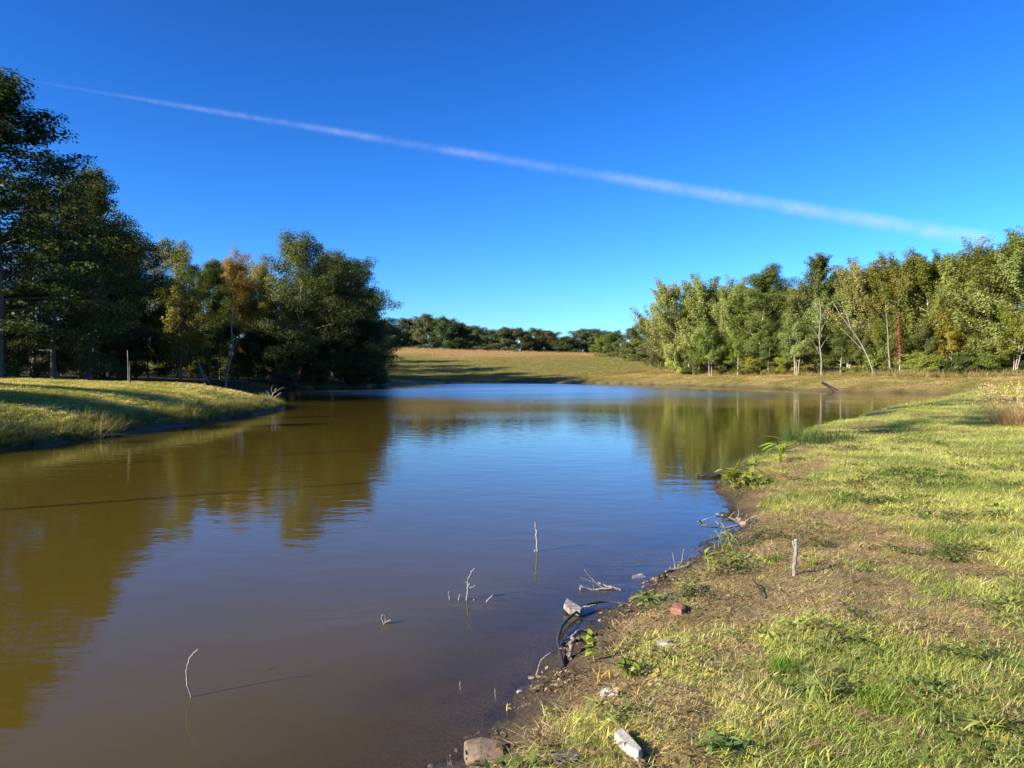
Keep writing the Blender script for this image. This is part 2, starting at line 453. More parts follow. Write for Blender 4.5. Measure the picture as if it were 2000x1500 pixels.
# ------------------------------------------------------------------ water
kx = (ax > -40) & (ax < 48); ky = (ay > -16 * K) & (ay < 86 * K)
wx, wy = np.meshgrid(ax[kx], ay[ky]); wz = gz.reshape(ny, nx)[np.ix_(ky, kx)].ravel()
wnx, wny = kx.sum(), ky.sum()
ii = (np.arange(wny - 1)[:, None] * wnx + np.arange(wnx - 1)[None])
WF = np.stack([ii, ii + 1, ii + wnx + 1, ii + wnx], -1).reshape(-1, 4)
keep = (wz[WF] < .05).any(1)
used = np.unique(WF[keep]); remap = -np.ones(len(wz), int); remap[used] = np.arange(len(used))
wm = raw_mesh('pond_water', np.stack([wx.ravel(), wy.ravel(), np.zeros(len(wz))], 1)[used], remap[WF[keep]], True)
attr(wm, 'murk', 'FLOAT', 'POINT', 1 - np.exp(-np.clip(-wz[used], 0, 9) / .1))
wsd = gsd.reshape(ny, nx)[np.ix_(ky, kx)].ravel()[used]
attr(wm, 'open', 'FLOAT', 'POINT', sstep(3, 16, -wsd) * sstep(27, 75, wy.ravel()[used]))
add('pond_water', wm, water_material(), kind='structure')

# ------------------------------------------------------------------ contrail (a long thin cloud, 2.4 km up)
def contrail():
    A = 2400.0
    def at(px, py):
        d = ray(px, py); t = A / d[2]; return np.array([d[0] * t, d[1] * t, CAM.z + A])
    a, b = at(15, 150), at(1950, 473)
    n = 60; k = 12; V = []
    dirv = (b - a) / np.linalg.norm(b - a)
    side = np.cross(dirv, [0, 0, 1]); side /= np.linalg.norm(side); up = np.cross(side, dirv)
    rr = np.random.default_rng(3)
    for i in range(n):
        t = i / (n - 1); c = a + (b - a) * t
        r = 26 + 205 * t
        for j in range(k):
            an = 2 * math.pi * j / k
            V.append(c + (side * math.cos(an) + up * math.sin(an)) * r * 1.05)
    F = [[i * k + j, i * k + (j + 1) % k, (i + 1) * k + (j + 1) % k, (i + 1) * k + j] for i in range(n - 1) for j in range(k)]
    me = bpy.data.meshes.new('contrail')
    me.from_pydata([tuple(v) for v in V], [], F + [list(range(k))[::-1], list(range((n - 1) * k, n * k))])
    bm = bmesh.new(); bm.from_mesh(me); bmesh.ops.recalc_face_normals(bm, faces=bm.faces); bm.to_mesh(me); bm.free()
    m, t = new_mat('ice_cloud')
    pos = N(t, 'ShaderNodeNewGeometry').outputs['Position']
    n1 = noise(t, pos, .014, 5, .7); n2 = noise(t, pos, .0011, 2, .5)
    d = N(t, 'ShaderNodeMath', operation='MULTIPLY'); t.links.new(ramp(t, n1, .32, .68, (.25,) * 3), d.inputs[0]); t.links.new(ramp(t, n2, .38, .6, (.3,) * 3), d.inputs[1])
    def vm(op, a_, b_):
        q = N(t, 'ShaderNodeVectorMath', operation=op)
        for i_, v_ in enumerate((a_, b_)):
            if v_ is None: continue
            if isinstance(v_, (tuple, list, np.ndarray)): q.inputs[i_].default_value = tuple(v_)
            else: t.links.new(v_, q.inputs[i_])
        return q
    def fm(op, a_, b_=None, c_=None, clamp=False):
        q = N(t, 'ShaderNodeMath', operation=op, use_clamp=clamp)
        for i_, v_ in enumerate((a_, b_, c_)):
            if v_ is None: continue
            if isinstance(v_, (int, float)): q.inputs[i_].default_value = v_
            else: t.links.new(v_, q.inputs[i_])
        return q.outputs[0]
    rel = vm('SUBTRACT', pos, a).outputs[0]
    along = fm('DIVIDE', vm('DOT_PRODUCT', rel, dirv).outputs['Value'], float(np.linalg.norm(b - a)))
    dist = vm('LENGTH', vm('CROSS_PRODUCT', rel, dirv).outputs[0], None).outputs['Value']
    rad_ = fm('MULTIPLY_ADD', along, 205.0, 18.0)
    edge = fm('SUBTRACT', 1.0, fm('DIVIDE', dist, rad_), clamp=True)
    ends = fm('MULTIPLY', fm('MULTIPLY', along, 9.0, clamp=True), fm('MULTIPLY', fm('SUBTRACT', 1.0, along), 25.0, clamp=True))
    thin = fm('MULTIPLY', fm('DIVIDE', 40.0, rad_), fm('MULTIPLY_ADD', along, .9, .45))
    soft = fm('MULTIPLY', fm('MULTIPLY', fm('POWER', edge, 1.4), ends), thin)
    dm = fm('MULTIPLY', d.outputs[0], soft)
    d2 = N(t, 'ShaderNodeMath', operation='MULTIPLY'); t.links.new(dm, d2.inputs[0]); d2.inputs[1].default_value = .012
    pv = N(t, 'ShaderNodeVolumePrincipled'); pv.inputs['Color'].default_value = (1, 1, 1, 1); pv.inputs['Anisotropy'].default_value = 0.1
    t.links.new(d2.outputs[0], pv.inputs['Density'])
    out(t, None, pv.outputs[0])
    add('contrail', me, m, label='thin white contrail slanting across the clear blue sky', cat='contrail')
contrail()

# ------------------------------------------------------------------ trees
def unit(v): return v / (np.linalg.norm(v, axis=-1, keepdims=True) + 1e-9)
def leaf_mesh(name, cen, nor, size, lv, asp=.62):
    """one small folded rhombus per leaf"""
    n = len(cen); r = np.random.default_rng(n)
    t1 = unit(np.cross(nor, unit(r.standard_normal((n, 3))))); t2 = np.cross(nor, t1)
    s = size[:, None]
    V = np.stack([cen - t1 * s * .5, cen - t2 * s * asp * .5 + nor * s * .12, cen + t1 * s * .5, cen + t2 * s * asp * .5 + nor * s * .12], 1).reshape(-1, 3)
    me = raw_mesh(name, V, np.arange(4 * n).reshape(-1, 4))
    attr(me, 'lv', 'FLOAT', 'FACE', lv)
    return me
def gen_tree(seed, H, Rr, base=.22, n1=24, n2=6, elev=(5, 55), leaf=.22, per=70, clr=.85, env='round', spray=0., trunk_r=.2, trunks=1, flat=.65, droop=0., splay=.12, low=0):
    r = np.random.default_rng(seed); tb = Tubes(); cl = []      # clusters: centre, radius, axis
    for k in range(trunks):
        a0 = r.uniform(0, 6.28); ln = splay * H * (1 if trunks > 1 else .35) * r.uniform(.6, 1.2)
        b0 = np.array([math.cos(a0), math.sin(a0), 0]) * (.25 * (trunks > 1))
        u = np.linspace(0, 1, 9)
        Hk = H * (1 if k == 0 else r.uniform(.78, .97))
        tp = b0 + np.stack([math.cos(a0) * ln * u ** 1.3, math.sin(a0) * ln * u ** 1.3, u * Hk * .95], 1)
        tp[1:, :2] += np.cumsum(r.standard_normal((8, 2)) * H * .006, 0)
        tb.tube(tp, trunk_r / math.sqrt(trunks) * (1 - u * .93) * (1 + .35 * np.exp(-u * 25)), 7)
        m1 = max(8, n1 // trunks)
        for i in range(m1):
            s = ((i + r.uniform(.1, .9)) / m1) ** .9
            tt = base + (.97 - base) * s
            p0 = np.array([np.interp(tt, u * .95 / .95, tp[:, c]) for c in range(3)])
            az = i * 2.4 + r.uniform(-.5, .5)
            if env == 'round': L = Rr * math.sqrt(max(.08, 1 - ((s - .38) / .68) ** 2))
            elif env == 'cone': L = Rr * ((1 - s) ** .85 + .08)
            elif env == 'pin': L = Rr * (.3 + .7 * (1 - s) ** .7)
            elif env == 'skirt': L = Rr * (.95 if s < .45 else math.sqrt(max(.06, 1 - ((s - .45) / .6) ** 2)))
            elif env == 'wide': L = Rr * math.sqrt(max(.12, 1 - ((s - .55) / .75) ** 2))
            else: L = Rr * (.55 + .45 * math.sin(math.pi * min(1, s * 1.05)))
            L *= r.uniform(.7, 1.18)
            el = math.radians(elev[0] + (elev[1] - elev[0]) * s + r.uniform(-10, 10))
            d = np.array([math.cos(az) * math.cos(el), math.sin(az) * math.cos(el), math.sin(el)])
            q = np.linspace(0, 1, 5)[:, None]
            bp_ = p0 + d * L * q + np.array([0, 0, 1.]) * L * (.16 - droop) * q ** 2 + np.cumsum(r.standard_normal((5, 3)) * L * .03, 0) * q
            tb.tube(bp_, (trunk_r * .34 * (1 - tt * .6)) * (1 - .85 * q[:, 0]), 4)
            for j in range(n2):
                uu = .28 + .72 * (j + r.uniform(.2, .9)) / n2
                st = np.array([np.interp(uu, q[:, 0], bp_[:, c]) for c in range(3)])
                d2 = unit(d + .85 * unit(r.standard_normal(3)) + np.array([0, 0, .35 + spray - 1.6 * droop]))
                l2 = L * r.uniform(.22, .42) + .25
                en = st + d2 * l2
                if r.random() < .5: tb.tube(np.stack([st, (st + en) / 2, en]), [trunk_r * .07, trunk_r * .05, trunk_r * .02], 3)
                rc = clr * r.uniform(.6, 1.25)
                cl.append((st * .45 + en * .55, rc, d2))
                if r.random() < .6: cl.append((en, rc * .7, d2))
        cl.append((tp[-1], clr * .8, np.array([0, 0, 1.])))
    cen = np.array([c[0] for c in cl]); rad = np.array([c[1] for c in cl]); axd = np.array([c[2] for c in cl])
    nk = np.maximum(6, (per * (rad / clr) ** 2).astype(int))
    idx = np.repeat(np.arange(len(cl)), nk); n = len(idx)
    g = unit(r.standard_normal((n, 3))) * (r.random((n, 1)) ** .45)
    g[:, 2] *= flat
    pos = cen[idx] + g * rad[idx][:, None]
    if spray > 0:
        t = r.uniform(-1, 1.7, n)[:, None]
        pos = cen[idx] + g * rad[idx][:, None] * .42 + unit(axd[idx] + [0, 0, spray]) * t * rad[idx][:, None] * 1.05
    if droop > 0:
        pos[:, 2] -= r.random(n) ** 1.5 * rad[idx] * 2.2 * droop * 2
    pos[:, 2] = np.maximum(pos[:, 2], .05)
    ow = pos.copy(); ow[:, 2] = (pos[:, 2] - H * .45) * .35; ow = unit(ow)
    nor = unit(.9 * g + .9 * ow + np.array([0, 0, .35]) + .85 * unit(r.standard_normal((n, 3))))
    size = leaf * r.uniform(.65, 1.35, n)
    tw = tb.mesh('trunk_wood'); tw.materials.append(M_BARK)
    lm = leaf_mesh('crown_leaves', pos, nor, size, np.clip(r.random(n) * .65 + .35 * r.random(len(cl))[idx], 0, 1))
    lm.materials.append(M_LEAF)
    return tw, lm, float(np.quantile(pos[:, 2], .9985))
def plant_tree(proto, name, px, top, d, label, cat='tree', group=None, tint=(.06, .085, .02), bark=(.2, .17, .14), wide=None, base_z=None, xy=None, height_m=None, rz=None, tilt=None):
    if xy is None:
        p = P(px, 730, d * K); x, y = p[0], p[1]
    else: x, y = xy
    z = ground_z(x, y) if base_z is None else base_z
    hm = height_m if height_m else P(px, top, y)[2] - z
    s = hm / proto[2]
    wd = s if wide is None else wide
    e = empty(name, (x, y, z - .05), label, cat, group, rz=random.uniform(0, 6.28) if rz is None else rz, scale=(wd, wd, s))
    if tilt: e.rotation_euler = (tilt[0], tilt[1], e.rotation_euler[2])
    k = [random.uniform(.88, 1.12) for _ in range(3)]
    t = add('trunk', proto[0], None, e); t.color = (*bark, 1)
    c = add('crown', proto[1], None, e, kind='stuff'); c.color = (tint[0] * k[0], tint[1] * k[1], tint[2] * k[2], 1)
    return e
OAK = [gen_tree(s, 18, 6.2, base=b, n1=30, n2=6, elev=(-12, 62), leaf=.21, per=190, clr=1.35, trunk_r=.26) for s, b in ((1, .1), (2, .08), (3, .15))]
PIN = gen_tree(15, 20, 5.0, base=.14, n1=74, n2=6, elev=(-15, 48), leaf=.2, per=80, clr=.9, env='pin', trunk_r=.27, flat=.4, splay=.05)
TALL = gen_tree(12, 19, 4.6, base=.2, n1=34, n2=6, elev=(5, 62), leaf=.19, per=175, clr=1.05, env='upright', trunk_r=.22)
LOW = [gen_tree(s, 8, 4.2, base=.05, n1=22, n2=6, elev=(-12, 55), leaf=.22, per=120, clr=1.0, env='round', trunk_r=.13) for s in (21, 22)]
COT = [gen_tree(s, 17, 5.0, base=.08, n1=40, n2=6, elev=(0, 64), leaf=.19, per=175, clr=1.1, env='upright', spray=.8, trunk_r=.16, trunks=tn, splay=.1) for s, tn in ((31, 1), (32, 2), (33, 3), (34, 1))]
CONE = gen_tree(41, 18, 3.8, base=.12, n1=36, n2=6, elev=(5, 55), leaf=.19, per=165, clr=.95, env='cone', spray=.35, trunk_r=.17, splay=.05)
SAP = [gen_tree(s, 8, 2.7, base=.3, n1=20, n2=5, elev=(10, 60), leaf=.17, per=135, clr=.75, env='wide', trunk_r=.13, trunks=tn, splay=.14) for s, tn in ((51, 3), (52, 2), (53, 1))]
SHRUB = [gen_tree(s, 3.2, 1.7, base=.04, n1=18, n2=5, elev=(0, 65), leaf=.15, per=55, clr=.5, env='round', trunk_r=.05, trunks=3, splay=.2) for s in (61, 62, 63)]
WILLOW = gen_tree(71, 10, 4.6, base=.2, n1=24, n2=7, elev=(10, 60), leaf=.2, per=75, clr=.8, env='wide', droop=.25, trunk_r=.18)
CEDAR = gen_tree(72, 4, 2.2, base=.04, n1=26, n2=6, elev=(15, 70), leaf=.13, per=70, clr=.42, env='cone', spray=.6, trunk_r=.09)
FAR = [gen_tree(s, 15, 6, base=.03, n1=24, n2=5, elev=(-25, 65), leaf=.55, per=75, clr=2.0, env='skirt', trunk_r=.25) for s in (81, 82, 83)]

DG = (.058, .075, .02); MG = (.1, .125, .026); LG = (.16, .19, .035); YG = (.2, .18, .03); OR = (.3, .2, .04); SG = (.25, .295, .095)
GB = (.16, .14, .12); PB = (.52, .47, .39)
ORD = ['first', 'second', 'third', 'fourth', 'fifth', 'sixth', 'seventh', 'eighth', 'ninth', 'tenth', 'eleventh', 'twelfth', 'thirteenth', 'fourteenth', 'fifteenth',
       'sixteenth', 'seventeenth', 'eighteenth', 'nineteenth', 'twentieth']

# left wood, front trees: proto, px, top, depth, tint, label, width
left = [
    (PIN, -10, 148, 25, DG, 'tallest dark oak cut by the left edge of the picture', 1.3),
    (OAK[2], 105, 335, 29, DG, 'dark oak with grey trunk just right of the tallest left-edge oak', .72),
    (TALL, 172, 318, 33, MG, 'tall oak with sunlit upper crown behind the cross-armed post', .95),
    (OAK[0], 262, 452, 42, DG, 'dark green tree stepping down right of the tall sunlit oak', .8),
    (OAK[1], 345, 470, 46, LG, 'light green round-topped tree in the middle of the left wood', .72),
    (TALL, 405, 505, 50, MG, 'narrow green tree just left of the orange-topped tree', .8),
    (OAK[2], 462, 487, 53, OR, 'tree with orange autumn crown in the left wood', .52),
    (OAK[0], 515, 503, 53, YG, 'tree with yellow-green crown right of the orange one', .55),
    (OAK[1], 592, 455, 53, MG, 'big round oak overhanging the pond at the end of the left wood', 1.15),
    (OAK[0], 668, 540, 55, DG, 'dark oak leaning over the water right of the big round oak', .85),
    (LOW[0], 712, 618, 58, DG, 'last low dark tree of the left wood against the open field', .9),
    (SAP[2], 352, 548, 40, YG, 'small yellowish tree lit by sun in front of the dark left wood', 1.0),
]
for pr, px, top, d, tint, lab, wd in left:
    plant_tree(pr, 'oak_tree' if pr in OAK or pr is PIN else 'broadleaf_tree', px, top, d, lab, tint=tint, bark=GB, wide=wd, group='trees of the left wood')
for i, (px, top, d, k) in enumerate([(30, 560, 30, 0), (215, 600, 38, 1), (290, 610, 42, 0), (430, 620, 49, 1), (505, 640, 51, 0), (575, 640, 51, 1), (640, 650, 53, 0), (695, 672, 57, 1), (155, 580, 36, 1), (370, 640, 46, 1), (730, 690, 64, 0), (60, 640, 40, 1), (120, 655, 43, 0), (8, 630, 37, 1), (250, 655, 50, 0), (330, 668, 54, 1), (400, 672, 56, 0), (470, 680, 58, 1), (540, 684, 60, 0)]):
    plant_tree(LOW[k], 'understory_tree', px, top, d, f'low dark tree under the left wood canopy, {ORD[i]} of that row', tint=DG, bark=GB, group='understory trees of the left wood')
# the wood goes on behind and to the left
back = [(-44, 30, 19), (-52, 38, 20), (-40, 40, 17), (-47, 48, 18), (-38, 56, 17), (-33, 64, 15), (-43, 66, 17), (-55, 54, 19), (-64, 30, 20), (-60, 44, 20), (-70, 60, 19), (-50, 74, 16), (-38, 74, 13), (-30, 58, 16), (-62, 72, 18),
        (-46, 24, 22), (-52, 19, 22), (-50, 30, 22), (-60, 24, 22), (-58, 33, 22), (-30, 69, 23), (-26.5, 66, 22), (-33, 75, 24), (-28.5, 71, 21), (-31.5, 84, 20), (-35, 95, 19), (-29, 78, 17), (-36, 80, 19), (-39, 90, 19), (-43, 100, 18), (-47, 111, 18)]
for i, (x, y, h) in enumerate(back):
    h = h * .93
    plant_tree(OAK[i % 3], 'oak_tree', 0, 0, 0, 'dark tree deep in the left wood behind the front row', tint=DG, bark=GB, xy=(x, y * K), height_m=h, wide=1.1 if y > 64 else .9, group='trees deep in the left wood')
# trees outside the frame on the left whose shadows fall on the bank, the pond and the near grass
for i, (pr, x, y, h, wd) in enumerate([(TALL, -46, 5.5, 18, .6), (OAK[0], -47, -1, 17, .45), (TALL, -43.5, 11, 16.5, .3)]):
    plant_tree(pr, 'broadleaf_tree', 0, 0, 0, 'tree standing left of the view that shades the mown bank', tint=MG, bark=GB, xy=(x, y), height_m=h, wide=wd, group='trees left of the view')
SNAG = gen_tree(91, 18, 1.4, base=.66, n1=14, n2=4, elev=(0, 50), leaf=.18, per=50, clr=.5, env='round', trunk_r=.055, splay=.03)
for x, y, h in ((-16.5, 4.3, 18), (-16.5, 10.2, 18.5)):
    plant_tree(SNAG, 'slender_tree', 0, 0, 0, 'slender tall tree left of the view with a bare trunk', tint=MG, bark=GB, xy=(x, y), height_m=h, group='slender trees left of the view')

# right wood
right = [
    (COT[1], 1335, 545, 73, SG, 1.15, 'cottonwood at the left end of the right-hand wood'),
    (COT[2], 1400, 533, 70, SG, 1.1, 'cottonwood second from the left end of the right-hand wood'),
    (COT[0], 1438, 545, 68, SG, 1.0, 'cottonwood between the second cottonwood and the dense dark green tree'),
    (TALL, 1483, 517, 64, (.12, .155, .04), .9, 'dense dark green rounded tree with pale trunk in the right-hand wood'),
    (COT[3], 1548, 560, 63, SG, .85, 'lower cottonwood in the dip between two tall crowns on the right'),
    (CONE, 1600, 497, 60, (.14, .175, .05), 1.05, 'pointed conical tree standing tallest in the middle of the right wood'),
    (COT[1], 1655, 535, 58, SG, 1.0, 'cottonwood just right of the pointed conical tree'),
    (COT[2], 1712, 500, 55, SG, 1.0, 'cottonwood above the leaning bare trunk'),
    (COT[0], 1768, 495, 53, (.17, .17, .05), 1.05, 'cottonwood above the column of red vine'),
    (COT[3], 1826, 487, 51, LG, 1.0, 'yellowish cottonwood right of the red vine'),
    (COT[1], 1880, 486, 49, SG, 1.0, 'cottonwood above the amber-leaved small tree'),
    (COT[2], 1945, 455, 46, LG, 1.0, 'tall bright cottonwood near the right edge of the picture'),
    (COT[0], 2000, 438, 44, SG, 1.05, 'tallest cottonwood cut by the right edge of the picture'),
]
for pr, px, top, d, tint, wd, lab in right:
    plant_tree(pr, 'cottonwood_tree' if pr in COT else 'broadleaf_tree', px, top, d, lab, tint=tint, bark=PB, wide=wd * random.uniform(1.15, 1.35), group='tall trees of the right wood')
for i, (px, top, d) in enumerate([(1318, 590, 84), (1345, 600, 79), (1365, 560, 80), (1420, 572, 80), (1460, 545, 76), (1500, 572, 80), (1530, 560, 74), (1558, 572, 70), (1570, 550, 72), (1592, 560, 77), (1630, 545, 68), (1690, 520, 64), (1745, 515, 62), (1800, 510, 60), (1855, 505, 57), (1915, 490, 54), (1970, 470, 52), (2060, 450, 44), (2130, 440, 42), (2230, 440, 40)]):
    plant_tree(COT[(i * 3 + 1) % 4], 'cottonwood_tree', px, top, d, f'cottonwood in the second row of the right wood, {ORD[i]} from the left', tint=(.2, .245, .08), bark=PB, wide=1.6, group='second row of the right wood')
saps = [
    (0, 1388, 628, 66, LG, 'small light green tree on several white stems at the left of the right wood'),
    (1, 1440, 640, 64, LG, 'small pale-stemmed tree right of the white-stemmed clump'),
    (0, 1555, 610, 57, SG, 'small tree with pale forked stems below the dip in the right wood'),
    (1, 1640, 625, 53, MG, 'small dark tree left of the leaning bare trunk'),
    (2, 1735, 610, 50, LG, 'straight young tree left of the red vine'),
    (0, 1800, 615, 49, MG, 'leafy young tree right of the red vine'),
    (1, 1857, 605, 47, (.22, .2, .03), 'small amber-leaved tree with twin pale stems'),
    (2, 1920, 620, 45, LG, 'young tree between the amber one and the bright maple'),
    (0, 1978, 590, 42, (.17, .19, .03), 'bright yellow-green young maple at the right edge'),
    (1, 2040, 580, 41, LG, 'young maple just outside the right edge'),
    (2, 1500, 620, 61, MG, 'young tree under the dense dark green tree'),
    (1, 1690, 640, 52, MG, 'young tree behind the foot of the leaning trunk'),
]
for k, px, top, d, tint, lab in saps:
    plant_tree(SAP[k], 'young_tree', px, top, d, lab, tint=tint, bark=PB, group='young trees along the right wood edge')
shr = [(1320, 672, 71, SG), (1355, 680, 69, MG), (1418, 690, 66, DG), (1460, 685, 63, MG), (1520, 685, 60, DG), (1545, 690, 58, LG), (1585, 680, 57, MG), (1625, 690, 54, DG), (1668, 688, 52, MG), (1722, 680, 50, LG), (1745, 690, 49, MG),
       (1782, 685, 48, LG), (1815, 690, 47, LG), (1835, 680, 48, MG), (1885, 685, 45, MG), (1905, 690, 44, DG), (1940, 685, 43, MG), (1990, 690, 42, DG), (2030, 680, 41, MG), (1480, 695, 61, LG)]
for i, (px, top, d, tint) in enumerate(shr):
    tint = tuple(c * 1.35 for c in tint)
    plant_tree(SHRUB[i % 3], 'shrub', px, top, d + .8, f'leafy shrub at the foot of the right wood, {ORD[i]} from the left', cat='shrub', tint=tint, bark=(.3, .26, .2), wide=1.15, group='shrubs at the foot of the right wood')
plant_tree(WILLOW, 'willow_tree', 1275, 628, 92, 'feathery grey-green willow at the field end of the right wood', tint=(.13, .13, .06), bark=GB)
plant_tree(CEDAR, 'cedar_bush', 1287, 688, 84, 'olive cedar bush on the field edge beside the willow', cat='bush', tint=(.09, .095, .02), bark=GB, wide=1.1)
# trees beyond the field
farl = [(742, 625), (768, 640), (800, 622), (830, 613), (866, 618), (900, 630), (925, 636), (955, 644), (985, 640), (1012, 640), (1042, 640), (1068, 645), (1088, 664), (1108, 656), (1135, 643), (1160, 642), (1186, 648)]
for i, (px, top) in enumerate(farl):
    plant_tree(FAR[i % 3], 'hill_tree', px, top, 178 + (i * 7) % 9, f'dark round tree on the hill crest beyond the field, {ORD[i]} from the left', tint=(.08, .1, .038), bark=GB, wide=random.uniform(.95, 1.2), group='trees along the hill crest')
    plant_tree(FAR[(i + 1) % 3], 'hill_tree', px + 14, top + 8, 196, f'dark tree in the row behind the hill crest trees, {ORD[i]} from the left', tint=(.08, .1, .038), bark=GB, group='second row behind the hill crest')
for i, (px, top, d, tint) in enumerate([(1178, 655, 140, LG), (1205, 645, 135, (.1, .11, .03)), (1232, 640, 125, (.1, .11, .03)), (1258, 622, 128, MG), (1290, 614, 132, MG), (1310, 625, 118, SG), (1245, 660, 115, LG)]):
    plant_tree(FAR[i % 3], 'field_edge_tree', px, top, d, f'olive green tree where the field meets the right wood, {ORD[i]} from the left', tint=tint, bark=GB, wide=.62, group='trees at the right end of the field')

# ------------------------------------------------------------------ grass tufts (scattered stuff)
def blades(seed, n, rad, ln, wd, lean, seg=3, bend=.5):
    r = np.random.default_rng(seed); V = []; F = []; lv = []
    for i in range(n):
        a = r.uniform(0, 6.283); q = rad * math.sqrt(r.random()); b = np.array([q * math.cos(a), q * math.sin(a), -.005])
        az = r.uniform(0, 6.283); le = math.radians(r.uniform(*lean)); L = ln * r.uniform(.55, 1.3); W = wd * r.uniform(.6, 1.3)
        d = np.array([math.cos(az) * math.sin(le), math.sin(az) * math.sin(le), math.cos(le)])
        h = np.array([math.cos(az), math.sin(az), 0]); sidev = np.array([-math.sin(az + .3), math.cos(az + .3), r.uniform(-.3, .3)])
        b0 = len(V); bd = bend * r.uniform(.2, 1.4)
        for k in range(seg + 1):
            u = k / seg
            c = b + d * L * u + h * L * bd * u * u * .6 - np.array([0, 0, 1]) * L * bd * u * u * .45
            c[2] = max(c[2], .004 * r.random() + .002 if k else -.005)
            ww = W * (1 - u ** 1.6) * .5
            if k < seg: V += [c - sidev * ww, c + sidev * ww]
            else: V.append(c)
        for k in range(seg - 1):
            F.append((b0 + 2 * k, b0 + 2 * k + 1, b0 + 2 * k + 3, b0 + 2 * k + 2)); lv.append(0)
        F.append((b0 + 2 * seg - 2, b0 + 2 * seg - 1, b0 + 2 * seg)); lv.append(0)
        val = r.random()
        lv[-seg:] = [val] * seg
    return V, F, lv
def proto_mesh(name, V, F, lv, mat):
    me = bpy.data.meshes.new(name); me.from_pydata([tuple(v) for v in V], [], F)
    attr(me, 'lv', 'FLOAT', 'FACE', lv); me.materials.append(mat); me.update()
    return bpy.data.objects.new(name, me)
def broad(seed, n, rad, ls):
    r = np.random.default_rng(seed); V = []; F = []; lv = []
    for i in range(n):
        a = r.uniform(0, 6.283); q = rad * math.sqrt(r.random()); h = r.uniform(.01, .05)
        c = np.array([q * math.cos(a), q * math.sin(a), h]); az = r.uniform(0, 6.283); s = ls * r.uniform(.6, 1.3); t = r.uniform(-.5, .6)
        d = np.array([math.cos(az), math.sin(az), t]); e = np.array([-math.sin(az), math.cos(az), r.uniform(-.4, .4)])
        b0 = len(V); V += [c, c + d * s * .45 + e * s * .28, c + d * s, c + d * s * .45 - e * s * .28]; F.append((b0, b0 + 1, b0 + 2, b0 + 3)); lv.append(r.random())
    return V, F, lv
TUFT = [proto_mesh('grass_tuft', *blades(s, 64, .13, .066, .0042, (15, 78), 3, .7), M_GRASS) for s in (1, 2, 3)]
STRAW = [proto_mesh('straw_tuft', *blades(s, 50, .16, .09, .0034, (66, 93), 3, .35), M_GRASS) for s in (4, 5)]
TALLG = proto_mesh('tall_tuft', *blades(6, 40, .05, .2, .005, (5, 50), 4, .7), M_GRASS)
LITTER = proto_mesh('litter_patch', *broad(8, 40, .16, .03), M_GRASS)
CLOVER = proto_mesh('clover_patch', *broad(9, 46, .13, .04), M_GRASS)
FARG = proto_mesh('turf_patch', *blades(10, 60, .45, .11, .02, (15, 70), 2, .5), M_GRASS)

def scatter(name, label, cat, proto, pos, scl, tint, tiltv=.12):
    n = len(pos)
    me = bpy.data.meshes.new(name); me.vertices.add(n); me.vertices.foreach_set('co', np.asarray(pos, np.float32).ravel())
    attr(me, 'rot', 'FLOAT_VECTOR', 'POINT', np.stack([rng.normal(0, tiltv, n), rng.normal(0, tiltv, n), rng.uniform(0, 6.283, n)], 1))
    attr(me, 'scl', 'FLOAT_VECTOR', 'POINT', np.repeat(np.asarray(scl)[:, None], 3, 1))
    attr(me, 'tint', 'FLOAT_COLOR', 'POINT', np.concatenate([tint, np.ones((n, 1))], 1))
    o = add(name, me, None, None, label, cat, kind='stuff')
    ng = bpy.data.node_groups.new(name + '_scatter', 'GeometryNodeTree')
    ng.interface.new_socket('Geometry', in_out='INPUT', socket_type='NodeSocketGeometry')
    ng.interface.new_socket('Geometry', in_out='OUTPUT', socket_type='NodeSocketGeometry')
    gi = ng.nodes.new('NodeGroupInput'); go = ng.nodes.new('NodeGroupOutput')
    ip = ng.nodes.new('GeometryNodeInstanceOnPoints'); oi = ng.nodes.new('GeometryNodeObjectInfo'); oi.inputs['Object'].default_value = proto
    for at_, key in (('rot', 'Rotation'), ('scl', 'Scale')):
        na = ng.nodes.new('GeometryNodeInputNamedAttribute'); na.data_type = 'FLOAT_VECTOR'; na.inputs['Name'].default_value = at_
        ng.links.new(na.outputs['Attribute'], ip.inputs[key])
    ng.links.new(gi.outputs[0], ip.inputs['Points']); ng.links.new(oi.outputs['Geometry'], ip.inputs['Instance']); ng.links.new(ip.outputs[0], go.inputs[0])
    md = o.modifiers.new('scatter', 'NODES'); md.node_group = ng
    return o
def sample(x0, x1, y0, y1, n, sd_lo, sd_hi=1e9, zlo=.03):
    x = rng.uniform(x0, x1, n); y = rng.uniform(y0, y1, n); sd = sdist(x, y)
    k = (sd > sd_lo) & (sd < sd_hi); x, y, sd = x[k], y[k], sd[k]
    z = height(x, y, sd); k = z > zlo
    return x[k], y[k], z[k], sd[k]
def tints(n, a, b, var=.18, mixv=None):
    t = rng.random(n) if mixv is None else np.clip(mixv + rng.normal(0, .15, n), 0, 1)
    c = np.asarray(a) + (np.asarray(b) - np.asarray(a)) * t[:, None]
    return c * rng.uniform(1 - var, 1 + var, (n, 1))
GREEN_A, GREEN_B = (.18, .27, .04), (.5, .54, .15)
STRAW_A, STRAW_B = (.34, .26, .13), (.62, .5, .27)
def green_at(x, y, sd):
    g = fbm(x * .55 + 3, y * .55 + 9, 4) * .6 + fbm(x * 2.2, y * 2.2, 3) * .4
    return sstep(.42, .58, g + .13 * sstep(.9, 3.2, sd) - .07 * (1 - sstep(.6, 1.8, sd)))
